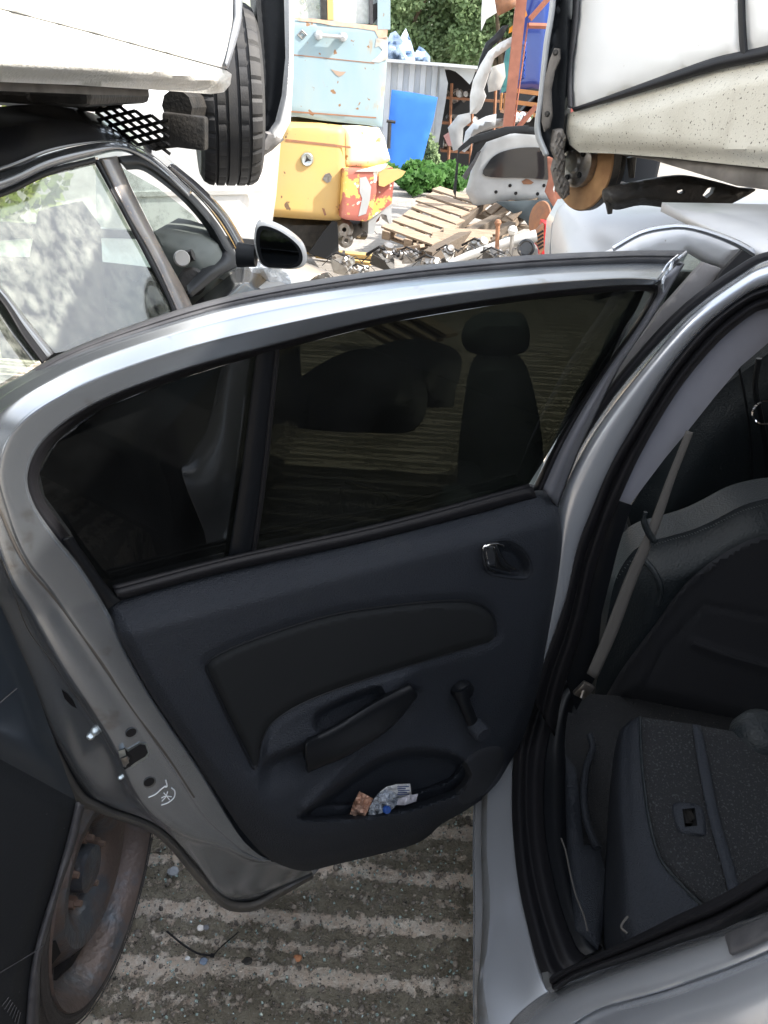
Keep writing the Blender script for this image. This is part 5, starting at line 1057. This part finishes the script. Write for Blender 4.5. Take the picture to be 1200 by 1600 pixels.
tag(relief('pink_crate', [(694,214),(705,207),(722,218),(724,226),(700,228)], YP(SHY+.8), mat('faded_pink_board', (.4, .22, .22), .8), None, depth=.5), 'faded pink-brown box low inside the shed opening', 'box')
bd = relief('blue_panel', [(612,140),(648,145),(684,152),(678,185),(668,220),(658,260),(654,281),(630,274),(606,268),(606,200)], YP(SHY-.8, (0, -1, .1)), M['brightblue'], None, h=lambda x, y, d: .02*sm(d, 0, 3), step=8, depth=.05)
tag(bd, 'bright blue steel door panel leaning on the pale corrugated shed', 'door panel')
mb = MB(); mb.tube([P(x, y, YP(SHY-1), 0) for x, y in ((604, 189), (618, 191))], .03, 6); mb.tube([P(x, y, YP(SHY-1), 0) for x, y in ((609, 192), (607, 232))], .04, 6); tag(mb.build('metal_stand', M['soot'], smooth=False), 'small dark metal stand between the digger and the blue panel', 'stand')
# crumpled sheet on the roof
o = relief('torn_tarpaulin', [(600,96),(602,72),(610,52),(618,48),(626,58),(634,44),(642,64),(648,84),(655,72),(662,76),(672,88),(672,100)], YP(SHY+.3), M['tarp'], None, h=lambda x, y, d: np.array([.5*mnoise.fractal((a*.06, b*.06, 2), 1, 2, 4) for a, b in zip(x.tolist(), y.tolist())]), step=5, depth=.02)
for p_ in o.data.polygons: p_.use_smooth = False
tag(o, 'torn pale blue tarpaulin heaped on the shed roof', 'tarpaulin')

# ---- foliage
def leaves(name, centre, rad, n, size, m, label, parent=None, lobes=9, seed=0, core=.35):
    rnd = random.Random(seed); V = []; Fq = []; c0 = Vector(centre); rad = Vector(rad); L_ = []
    for i in range(lobes):
        d = Vector((rnd.gauss(0, 1), rnd.gauss(0, 1), rnd.gauss(0, .9))).normalized()*rnd.uniform(.35, .8); L_.append((Vector((d.x*rad.x, d.y*rad.y, d.z*rad.z)), rnd.uniform(.28, .5)))
    for i in range(n):
        lc, lr = rnd.choice(L_); d = Vector((rnd.gauss(0, 1), rnd.gauss(0, 1), rnd.gauss(0, 1))).normalized()*(rnd.uniform(core, 1)**.6)*lr
        p = c0+lc+Vector((d.x*rad.x, d.y*rad.y, d.z*rad.z)); s = size*rnd.uniform(.5, 1.4)
        a = Vector((rnd.gauss(0, 1), rnd.gauss(0, 1), rnd.gauss(0, 1))).normalized(); b = a.orthogonal().normalized()*s*.45; a = a*s
        k = len(V); V += [p-a*.5, p+b, p+a*.6, p-b]; Fq.append((k, k+1, k+2, k+3))
    return mesh(name, V, Fq, m, parent, False)
trees = [(1.0, 27, 4.2, 'tall grey-green tree directly above the torn blue tarpaulin', 'leafA', (2.6, 2.2, 3.2)),
         (4.0, 28.5, 4.8, 'yellow-green tree behind the shed, beside the leaning rack', 'leafB', (2.8, 2.2, 3.6)),
         (7.6, 27, 4.4, 'grey-green tree behind the rack of car doors', 'leafA', (3, 2.4, 3.4)),
         (-2.4, 28, 4.4, 'dark green tree seen behind the excavator cab', 'leafB', (3, 2.4, 3.4)),
         (-.5, 25.5, 3.0, 'low pale shrub tree behind the shed, left of the tarpaulin', 'leafA', (2.4, 1.4, 2.6)),
         (5.4, 25.0, 3.0, 'low pale green tree right behind the rack of panels', 'leafA', (2.6, 1.4, 2.8)),
         (2.4, 24.5, 3.2, 'low silver-leaved sapling right behind the shed roof', 'leafA', (2.2, 1.4, 1.9))]
for i, (x, y, z, lab, lm, rd) in enumerate(trees):
    t_ = thing('tree', lab, 'tree', (x, y, 0), 'trees behind the shed')
    mb = MB(); mb.tube([(x, y, 0), (x+.1, y, z*.5), (x-.1, y, z)], [.22, .16, .06], 10)
    for k in range(6):
        q = k*1.05; mb.tube([(x, y, z*.4+k*.2), (x+math.cos(q)*rd[0]*.35, y+math.sin(q)*rd[1]*.35, z+.3), (x+math.cos(q)*rd[0]*.7, y+math.sin(q)*rd[1]*.6, z+rd[2]*.4)], [.09, .05, .02], 6)
    mb.build('trunk', M['bark'], t_); leaves('crown', (x, y, z+.3), rd, 15000, .12, M[lm], None, t_, lobes=16, seed=i+5)
for i, (px, py, Y, lab, s) in enumerate([(640, 296, 14.6, 'leafy weed clump left of the weeds, below the blue panel', .55), (672, 292, 14.8, 'bright green weed clump below the shed opening', .6), (700, 292, 14.9, 'weed clump at the right end, beside the grey tailgate', .5), (655, 308, 14.0, 'small weed clump in front, nearest the pallets', .4)]):
    c = aty(px, py, Y); c.z = max(c.z, .22)
    o = leaves('weed_clump', c, (s, .5, .30), 1600, .085, M['leafC'], None, None, lobes=9, seed=40+i); tag(o, lab, 'weeds', 'weeds in front of the shed')
for k in range(3):
    px = 617+k*9; o = leaves('creeper', aty(672+k*2, 235+k*14, SHY-.25), (.22, .1, .3), 260, .07, M['leafA'], None, None, seed=70+k); tag(o, ('upper', 'middle', 'lower')[k]+' sprig of creeper on the shed edge beside the blue panel', 'creeper')

for i, (x, y, z, rd, lab) in enumerate([(-3.6, 3.6, .9, (1.1, 1.2, 1.0), 'green bush seen low through the black car window, nearest the viewer'), (-4.4, 6.2, 1.1, (1.5, 1.4, 1.25), 'taller bush seen through the black car window beside its pillar'), (-5.6, 4.6, 1.2, (1.4, 1.5, 1.3), 'pale bush farthest left behind the black car')]):
    t_ = thing('bush', lab, 'bush', (x, y, 0), 'bushes left of the black car')
    mb = MB()
    for k in range(5): q = k*1.3; mb.tube([(x, y, 0), (x+.4*math.cos(q), y+.4*math.sin(q), z)], [.04, .015], 6)
    mb.build('stem', M['bark'], t_); leaves('foliage', (x, y, z), rd, 4500, .09, M['leafB' if i == 1 else 'leafA'], None, t_, lobes=12, seed=90+i)
# ---- rack with rusty posts, tailgates and bumpers
rk = thing('rusty_rack', 'tall rusty red steel rack with cross braces, holding tailgates and bumpers', 'rack', (1.45, 11.5, 0))
mb = MB(); A, B = aty(829, -140, 11.2), aty(783, 300, 11.2); mb.box((A+B)/2, (.13, .08, (A-B).length), frame_rot((A-B).cross(Vector((0, 1, 0))), Vector((0, 1, 0)))); mb.build('post', M['ruststeel'], rk, smooth=False)
mb = MB(); A, B = aty(905, -140, 12.2), aty(870, 320, 12.2); mb.box((A+B)/2, (.13, .08, (A-B).length), frame_rot((A-B).cross(Vector((0, 1, 0))), Vector((0, 1, 0)))); mb.build('post', M['ruststeel'], rk, smooth=False)
for (p, q, r_) in (((828, 30), (860, -6), .035), ((826, 40), (862, 41), .035), ((802, 208), (838, 166), .035), ((825, 36), (802, 205), .01), ((828, 312), (860, 280), .025)):
    mb = MB(); mb.tube([aty(*p, 11.25), aty(*q, 11.25)], r_, 6); mb.build('brace', M['ruststeel'], rk)
mb = MB()
for y_ in (142, 160, 176):
    mb.box((aty(790, y_, 11.8)+aty(850, y_+3, 11.8))/2, (.62, .5, .05), rotm(0, .05, 0))
mb.build('shelf', M['orangewood'], rk, smooth=False)
for k in range(3):
    mb = MB(); A, B = aty(784+k*6, 145, 11.5), aty(782+k*6, 172, 11.5); mb.tube([A, B], .02, 6); mb.build('shelf_bar', M['orangewood'], rk)
def slab(name, ol, Y, m, label, cat, dep=.12, bul=.04, n=None, stp=6):
    o = relief(name, ol, YP(Y, n or (0, -1, 0)), m, None, h=lambda x, y, d: bul*sm(d, 0, 8), step=stp, depth=dep); tag(o, label, cat); return o
bt = slab('car_tailgate', [(806,60),(842,-60),(862,-60),(858,60),(850,140),(830,138),(782,148),(786,110),(792,75)], 11.7, M['navy'], 'royal blue car tailgate standing on the rusty rack', 'tailgate')
relief('number_plate_recess', [(792,128),(793,114),(798,112),(800,118),(797,128)], YP(11.7), M['greypaint'], bt, h=lambda x, y, d: .05+0*x, depth=.01)
relief('pressed_rib', [(802,66),(826,62),(822,124),(800,134),(804,126),(814,120),(818,72),(804,74)], YP(11.7), M['navy'], bt, h=lambda x, y, d: .06*sm(d, 0, 2), step=4, depth=.02)
slab('teal_panel', [(792,74),(800,72),(792,142),(783,146),(785,110)], 11.5, M['teal'], 'narrow teal car panel at the left edge of the blue tailgate', 'car panel', .03, .01)
slab('car_bumper', [(782,66),(814,50),(812,60),(794,76),(772,92),(764,118),(756,140),(760,150),(752,170),(744,178),(735,178),(735,150),(740,125),(752,100),(764,80)], 11.3, M['whitebumper'], 'pale white bumper hanging down the left of the rack', 'bumper', .1, .05)
slab('black_bumper', [(796,38),(784,60),(770,72),(758,100),(748,135),(744,120),(750,92),(760,66),(774,54),(786,40)], 11.55, M['blackplastic'], 'black plastic bumper behind the pale white one on the rack', 'bumper', .1, .04)
slab('bumper_corner', [(770,104),(788,98),(790,120),(782,140),(764,144),(762,128)], 11.42, M['whitebumper'], 'grubby white bumper corner below the teal panel', 'bumper', .06, .03)
slab('orange_strut', [(808,34),(816,20),(822,16),(824,24),(800,50),(795,52),(796,44)], 11.35, M['orange'], 'bright amber bracket high on the rack beside the rusty post', 'bracket', .03, .01)
slab('white_shard', [(756,-30),(768,-30),(776,20),(760,30),(752,48),(752,20)], 10.8, M['white'], 'white pointed bodywork shard hanging at the very top left of the rack', 'car panel', .03, .01)
slab('scrap_bundle', [(768,-30),(808,-40),(806,10),(796,16),(780,24),(772,10)], 11.0, M['rustdark'], 'tangled dark scrap hanging at the top of the rack', 'scrap metal', .1, .05)
slab('curved_panel', [(722,236),(728,206),(740,192),(760,182),(776,178),(774,196),(758,202),(740,212),(734,230),(726,238)], 10.4, M['greypaint'], 'curved pale grey car wing above the grey tailgate', 'car wing', .08, .05)
tg = slab('car_hatch', [(728,300),(738,262),(744,232),(756,216),(784,204),(820,200),(850,204),(866,214),(870,250),(866,300),(868,318),(800,312),(770,318),(740,322)], 9.7, M['greypaint'], 'pale silver-grey car hatch without its trim, standing behind the pallets', 'hatch', .08, .04)
relief('rear_window', [tuple(p[:2]) for p in cr([(758,275),(763,254),(780,239),(812,231),(850,231),(872,238),(874,262),(868,280),(820,278)], 40, True)], YP(9.7), M['greyglass'], tg, h=lambda x, y, d: .075+0*x, step=0, depth=.05)
relief('latch_plate', [(815,284),(822,279),(828,281),(834,285),(830,288),(818,288)], YP(9.7), M['rustdark'], tg, h=lambda x, y, d: .05+0*x, depth=.02)
for (x, y) in ((797, 290), (806, 302), (840, 303), (775, 300), (850, 290)):
    mb = MB(); mb.lathe([(.0001, .006), (.018, .006), (.02, 0)], P(x, y, YP(9.7), .045), (0, -1, 0), 10); mb.build('mounting_hole', M['hole'], tg)
slab('door_frame', [(712,310),(716,262),(718,238),(738,224),(790,210),(826,206),(826,196),(790,198),(736,214),(716,232),(708,300)], 9.4, M['blackplastic'], 'black door frame leaning at the left of the grey hatch', 'door frame', .03, .01)
slab('rubber_strip', [(722,276),(740,250),(746,238),(752,236),(742,256),(728,282)], 9.35, M['greyrubber'], 'bent grey rubber strip in front of the black door frame', 'rubber strip', .02, .005)
slab('red_lamp_panel', [(856,246),(866,244),(868,282),(864,296),(872,316),(878,318),(876,330),(864,322),(852,300),(858,280)], 9.2, M['ruststeel'], 'faded red car wing edge to the right of the grey hatch', 'car wing', .06, .02)
slab('dark_bonnet', [(775,316),(870,312),(874,360),(845,380),(820,345)], 9.6, mat('dark_blue_grey_panel', (.07, .09, .10), .5), 'dark grey panel standing below the grey hatch behind the pallets', 'car panel', .05, .02)  # panel in one even dark blue-grey
for k in range(3):
    mb = MB(); c = aty(806+k*10, 182, 11.5); mb.lathe([(.0001, .05), (.05, .04), (.06, -.04)], c, (.2*k-.2, -1, .3), 14); tag(mb.build('headlamp', M['chrome']), ('left', 'middle', 'right')[k]+' of three chrome lamp units on the lower shelf of the rack', 'headlamp', 'lamp units on the rack shelf')

slab('scrap_car_front', [(866,160),(884,150),(900,150),(900,300),(868,300),(860,230)], 10.2, mat('dull_red_paint', (.25, .05, .04), .45, coat=.3), 'dull red scrap car edge showing between the rack and the hanging brake disc', 'car', .4, .03)
slab('black_roof_liner', [(742,214),(790,200),(850,198),(862,206),(862,222),(850,212),(800,208),(760,222),(744,244),(738,262),(732,262)], 9.45, M['blackplastic'], 'black rubber surround curving over the top of the grey hatch', 'rubber surround', .03, .015)
slab('door_panel', [(700,200),(716,180),(735,176),(736,190),(724,200),(722,232),(708,236)], 12.5, M['greypaint'], 'small pale car door standing in the shed mouth beside the rack', 'car door', .06, .02)
slab('bumper_heap', [(838,150),(868,152),(866,206),(838,204),(812,196),(812,176)], 12.0, M['blackplastic'], 'dark heap of bumpers on the lower rack shelf behind the post', 'bumper', .3, .05)
slab('crumpled_sheet', [(752,206),(776,186),(800,184),(812,192),(780,198)], 11.9, M['alu'], 'crumpled aluminium sheet on the rack just left of the post foot', 'metal sheet', .08, .05)
# ---- pallets and timber
def pallet(P00, Pu, Pv, label, boards=6, seed=0, lift=0):
    P00 = Vector(P00); u = (Vector(Pu)-P00); v = (Vector(Pv)-P00); Lu, Lv = u.length, v.length; rot = frame_rot(u, v); rnd = random.Random(seed)
    nrm = rot.col[2]
    if nrm.z < 0: nrm = -nrm
    t_ = thing('pallet', label, 'pallet', P00, 'broken pallets in a heap')
    uu = u.normalized(); vv = (v-uu*uu.dot(v)).normalized()
    for k in range(boards):
        mb = MB(); f = (k+.5)/boards; c = P00+uu*(Lu*.5+rnd.uniform(-.03, .03))+v*f+nrm*.14
        mb.box(c, (Lu*rnd.uniform(.92, 1.02), Lv/boards*.68, .022), rot @ rotm(rnd.uniform(-.02, .02), rnd.uniform(-.02, .02), rnd.uniform(-.03, .03)), .003); mb.build('deck_board', M['wood'], t_, smooth=False)
    for k in range(3):
        mb = MB(); c = P00+uu*(Lu*(.06+.44*k))+v*.5+nrm*.08; mb.box(c, (Lv, .09, .09), frame_rot(v, u), .004); mb.build('stringer', M['wooddark'] if k == 2 else M['wood'], t_, smooth=False)
    for k in range(3):
        mb = MB(); c = P00+uu*(Lu*.5)+v*(.08+.42*k)+nrm*.02; mb.box(c, (Lu, .1, .02), rot, .003); mb.build('base_board', M['wood'], t_, smooth=False)
    return t_
pallet(atz(597, 378, .12), atz(676, 408, .03), atz(684, 308, .42), 'grey-brown broken pallet leaning at the left of the heap', 7, 1)
pallet(atz(712, 334, .25), atz(766, 288, .6), atz(806, 360, .2), 'upper right pallet with pale slats pointing to the hatch', 6, 2)
def plank(name, p, q, m, label, wd=.12, th=.05, cat='timber'):
    p = Vector(p); q = Vector(q); d = q-p; rot = frame_rot(d, d.cross(Vector((0, 0, 1)))); mb = MB(); mb.box((p+q)/2, (d.length, wd, th), rot, .004); return tag(mb.build(name, m, smooth=False), label, cat)
plank('timber_beam', atz(668, 402, .12), atz(775, 345, .35), M['wooddark'], 'long dark weathered beam across the front of the pallet heap', .11, .12)
plank('timber_beam', atz(705, 398, .1), atz(800, 352, .3), M['wooddark'], 'second dark beam behind the front one, under the right pallet', .1, .08)
plank('timber_board', atz(740, 372, .15), atz(832, 330, .35), M['wood'], 'pale rough board poking out at the right of the pallets', .1, .03)
plank('timber_board', atz(755, 380, .1), atz(820, 352, .2), M['wood'], 'short board lowest at the right of the pallet heap', .1, .03)
plank('pine_plank', atz(478, 392, .04), atz(600, 402, .04), M['lumber'], 'yellow pine plank on the ground in front of the excavator', .14, .04)
plank('pine_plank', atz(495, 400, .04), atz(580, 412, .04), M['lumber'], 'second yellow plank, nearer, ending by the black engine parts', .07, .03)

pallet(atz(640, 400, .03), atz(735, 402, .05), atz(690, 372, .2), 'darker broken pallet lowest in the heap, under the long beam', 5, 3)
for i, (a_, b_, lab) in enumerate([((612,392),(660,384),'short splintered board at the left foot of the pallet heap'), ((700,366),(748,350),'loose board lying across the join of the two upper pallets'), ((768,340),(826,356),'narrow board hanging off the right pallet end'), ((730,352),(760,392),'dark batten crossing the front beam')]):
    plank('timber_board', atz(*a_, .16), atz(*b_, .26), M['wood'] if i != 3 else M['wooddark'], lab, .09, .03)
# ---- greasy parts along the top of the open door
def casting(px, py, Y, s, m, label, seed, cat='engine part', name='engine_part'):
    rnd = random.Random(seed); c = aty(px, py, Y); t_ = thing(name, label, cat, (c.x, c.y, 0))
    bm_ = bmesh.new()
    for k in range(16): bmesh.ops.create_vert(bm_, co=c+Vector((rnd.uniform(-1, 1), rnd.uniform(-1, 1), rnd.uniform(-.8, .8)))*s*.6)
    r_ = bmesh.ops.convex_hull(bm_, input=bm_.verts[:]); bmesh.ops.delete(bm_, geom=[v for v in bm_.verts if not v.link_faces], context='VERTS'); bm_.verts.index_update()
    mb = MB().add([v.co.copy() for v in bm_.verts], [tuple(v.index for v in f.verts) for f in bm_.faces]); bm_.free(); mb.build('casing', m, t_, smooth=False)
    mb = MB(); d = Vector((rnd.uniform(-1, 1), rnd.uniform(-1, -.2), rnd.uniform(0, 1))).normalized(); mb.lathe([(.0001, s*.75), (s*.2, s*.75), (s*.22, s*.6), (s*.3, s*.55), (s*.3, s*.2)], c, d, 18); mb.build('flange', M['steel'], t_)
    mb = MB()
    for k in range(5):
        e = Vector((rnd.uniform(-1, 1), rnd.uniform(-1, 0), rnd.uniform(.1, 1))).normalized(); mb.lathe([(.0001, s*.66), (s*.07, s*.66), (s*.08, s*.3)], c, e, 8)
    mb.build('bolts', M['steel'], t_); mb = MB(); mb.tube([c+Vector((-s*.7, 0, s*.2)), c+Vector((-s*.2, -s*.4, s*.6)), c+Vector((s*.6, -s*.3, s*.3))], s*.06, 6); mb.build('hose', M['rubber'], t_)
    mb = MB(); mb.tube([c+Vector(q)*s for q in ((-.9, -.2, -.1), (-.5, -.5, .35), (.1, -.6, .1), (.7, -.4, .5), (1.1, -.2, .1))], s*.025, 5); mb.build('cable', M['soot'], t_)
    return t_
casting(533, 412, 6.6, .17, M['alu'], 'aluminium gearbox lump nearest the door mirror, above the door frame', 1)
casting(490, 432, 6.2, .14, M['soot'], 'small black engine part low beside the plastic sheet', 2)
casting(600, 408, 6.9, .22, M['soot'], 'black ribbed engine part below the left pallet', 3)
casting(640, 402, 7.0, .16, M['steel'], 'shiny cast cover to the right of the black ribbed engine part', 4)
casting(562, 425, 6.2, .12, M['alu'], 'small grey casting touching the door frame left of the black engine part', 5)
casting(700, 398, 7.1, .15, M['whitebumper'], 'pale smooth casting at the foot of the long dark beam', 6)
casting(745, 392, 7.0, .19, M['steel'], 'bright polished casting under the tall gear stick', 7)
casting(800, 388, 7.2, .17, M['alu'], 'grey gearbox between the round-topped gear stick and the red crate', 8)
casting(565, 365, 8.2, .14, M['soot'], 'dark rusty engine lump on the ground below the red step box', 9)
casting(670, 415, 6.1, .15, M['alu'], 'dull aluminium bracket cluster just above the door frame centre', 10)
casting(770, 402, 6.3, .14, M['soot'], 'oily black lump just above the door frame, right of centre', 11)
mb = MB(); mb.tube([aty(x, y, 6.9) for x, y in ((702, 412), (735, 398), (780, 384), (838, 368))], [.03, .035, .045, .05], 12); tag(mb.build('exhaust_pipe', M['whitebumper']), 'long pale tapering tube lying across the engine parts', 'pipe')
mb = MB(); mb.lathe([(.0001, .08), (.05, .08), (.06, .09), (.075, .085), (.08, .0), (.06, -.2)], aty(825, 390, 6.8), (-.4, -1, .3), 24); tag(mb.build('dark_tube', M['greyglass']), 'short dark round tube end facing out beside the red crate', 'pipe')
for (x0, y0, x1, y1, top, lab) in ((776, 405, 778, 350, False, 'tall thin rusty gear stick rising from the engine parts'), (798, 400, 801, 362, True, 'shorter gear stick with a round pale knob')):
    t_ = thing('gear_stick', lab, 'gear stick', aty(x0, y0, 6.8)); mb = MB(); mb.tube([aty(x0, y0, 6.8), aty(x1, y1, 6.8)], .018, 8); mb.build('stick', M['rustdark'] if not top else M['alu'], t_)
    mb = MB(); r_ = .042 if top else .03; c = aty(x1, y1-2, 6.8); mb.lathe([(.0001, r_), (r_*.7, r_*.7), (r_, 0), (r_*.7, -r_*.7), (.0001, -r_)], c, (0, 0, 1), 16); mb.build('knob', M['whitebumper'] if top else M['rustdark'], t_)
mb = MB(); mb.lathe([(.0001, .01), (.10, .01), (.16, .004), (.165, -.01), (.0001, -.012)], aty(843, 343, 7.6), (-1, -.5, .1), 30); tag(mb.build('rusty_disc', M['rustdark']), 'rusty round plate standing on edge above the red crate', 'brake disc')
t_ = thing('red_crate', 'red crate with a rusty perforated front beside the pale silver wing', 'crate', aty(850, 390, 7.2)); relief('side', [(852,350),(862,352),(862,400),(846,402)], YP(7.2), M['redplastic'], t_, depth=.3); relief('perforated_front', [(838,362),(850,350),(850,390),(842,400),(836,396)], YP(7.2), M['rustdark'], t_, depth=.1, h=lambda x, y, d: .02+0*x)
mb = MB()
for i in range(4):
    for j in range(5): mb.lathe([(.0001, .004), (.01, .004), (.011, 0)], P(840+i*2.6, 366+j*6-i*1.5, YP(7.2), .022), (0, -1, 0), 6)
mb.build('holes', M['hole'], t_)

# dark panels added beyond the door to cover sunlit ground behind the tinted glass
for i, (ol_, Y_, lab, mt_) in enumerate([([(430,650),(470,590),(560,545),(640,570),(668,620),(640,672),(520,688)], 3.75, 'black bonnet added on the ground to darken the view through the tinted door glass', M['blackplastic']),
        ([(560,560),(640,530),(716,550),(712,610),(690,650),(560,640)], 4.2, 'black plastic bumper heap added behind the bonnet to darken the tinted glass view', M['blackplastic'])]):
    bz = aty(550, 700, Y_)
    o = relief('darkening_bonnet' if i == 0 else 'darkening_bumper', [tuple(p[:2]) for p in cr(ol_, 40, True)], YP(Y_, (0, -1, 1.2)), mt_, None, h=lambda x, y, d: .12*sm(d, 0, 50), step=12, depth=.03); tag(o, lab, 'bonnet' if i == 0 else 'bumper')
for k in range(4):
    plank('loose_plank', aty(566+k*26, 508+k*-6, 5.2), aty(640+k*22, 548-k*8, 4.9), M['wood'], ('nearest', 'second', 'third', 'farthest')[k]+' of four planks lying beyond the door, dim through the tinted glass', .11, .03, 'plank')
# ---- seat added beyond the tinted window in place of a reflection in it
ls = thing('reflected_seat_standin', 'grey car seat with headrest added behind the tinted door glass in place of a reflected seat', 'car seat', (.45, 2.2, 0))
LP = YP(2.2, (-.1, -1, .08)); gs = mat('grey_green_seat_cloth', (.42, .46, .44), .8)
relief('backrest', [tuple(p[:2]) for p in cr([(740,570),(790,556),(822,580),(842,650),(850,740),(846,860),(720,880),(714,760),(722,650)], 60, True)], LP, gs, ls, h=lambda x, y, d: .06*sm(d, 0, 24)-.01*np.exp(-(dist_poly(x, y, [(744,600),(738,720),(736,860)])/4.)**2), step=8, depth=.1)
relief('headrest', [tuple(p[:2]) for p in cr([(722,520),(745,498),(790,494),(820,500),(828,530),(815,552),(760,556),(728,546)], 50, True)], LP, gs, ls, h=lambda x, y, d: .05*sm(d, 0, 16), step=8, depth=.08)
mb = MB(); mb.tube([P(758, 548, LP, .0), P(757, 572, LP, 0)], .006, 8); mb.tube([P(795, 548, LP, 0), P(796, 572, LP, 0)], .006, 8); mb.build('headrest_posts', M['steel'], ls)
mb = MB(); mb.box((.42, 2.0, .42), (.5, .5, .16), None, .05); mb.build('cushion', gs, ls)
mb = MB(); mb.box((.25, 2.0, .17), (.04, .5, .34), None, .01); mb.box((.6, 2.0, .17), (.04, .5, .34), None, .01); mb.build('seat_runners', M['soot'], ls)

for i, (x, y, z, rd, lab) in enumerate([(7.5, 8.5, 3.2, (2.4, 2.4, 2.6), 'tree at the right of the yard, mirrored in the black car window'), (10, 5.5, 3.0, (2.6, 2.6, 2.4), 'second tree at the far right of the yard, behind the right row')]):
    t_ = thing('tree', lab, 'tree', (x, y, 0), 'trees right of the yard'); mb = MB(); mb.tube([(x, y, 0), (x, y, z)], [.18, .08], 8); mb.build('trunk', M['bark'], t_); leaves('crown', (x, y, z), rd, 5000, .2, M['leafB'], None, t_, lobes=12, seed=120+i)
# ---- unseen cars added behind the viewer to shade the alley and darken reflections
def simple_car(loc, rz, m, label, group=None, s=1):
    t_ = thing('unseen_shade_car', label, 'car', loc, group); o = Vector(loc)
    d = Vector((math.sin(rz), math.cos(rz), 0)); sd = Vector((d.y, -d.x, 0))
    hull('body', m, t_, o-d*1.95-sd*.85, d, 1.7, 3.9, .22, 1.45)
    for f in (-1.2, 1.25):
        for s_ in (-1, 1):
            c = o+d*f+sd*s_*.78+Vector((0, 0, .3)); mb = MB(); mb.lathe([(.0001, .1), (.17, .1), (.19, .08), (.28, .1), (.3, .06), (.3, -.08), (.0001, -.09)], c, sd*s_, 28); mb.build('wheel', M['tyre'], t_)
    for s_ in (-1, 1):
        pts = [o+sd*s_*(.82-.28*(z-.9)/.5*.55)+d*y_+Vector((0, 0, z)) for (y_, z) in ((-1.1, .98), (.95, .98), (.35, 1.34), (-.8, 1.34))]
        mesh('side_window', pts+[p-sd*s_*.02 for p in pts], [(0, 1, 2, 3), (4, 5, 6, 7), (0, 1, 5, 4), (1, 2, 6, 5), (2, 3, 7, 6), (3, 0, 4, 7)], M['greyglass'], t_, False)
    return t_
simple_car((-1.6, -3.4, 0), .05, M['greypaint'], 'unseen grey car added behind the viewer for shade, bottom of the left row')
simple_car((1.5, -3.5, 0), 0, M['navy'], 'unseen blue car added behind the viewer for shade, bottom of the right row')

def raised_car(loc, rz, m, label):
    t_ = simple_car(loc, rz, m, label); return t_
M['darkgreen'] = mat('dark_green_car_paint', (.02, .05, .035), .35, coat=.5); M['darkred'] = mat('dark_red_car_paint', (.10, .015, .015), .35, coat=.5)
raised_car((-1.6, -3.6, 1.38), .02, M['black'], 'unseen black car added on top of the grey one behind the viewer to cut sky light')
raised_car((1.6, -3.7, 1.38), .04, M['darkgreen'], 'unseen dark green car added on top of the blue one behind the viewer to cut sky light')
raised_car((-.1, -6.9, 0), 1.5, M['darkred'], 'unseen dark red car added across the alley end behind the viewer to cut sky light')
raised_car((.1, -7.0, 1.38), 1.56, M['blackplastic'], 'unseen black car added on the dark red one behind the viewer to cut sky light')
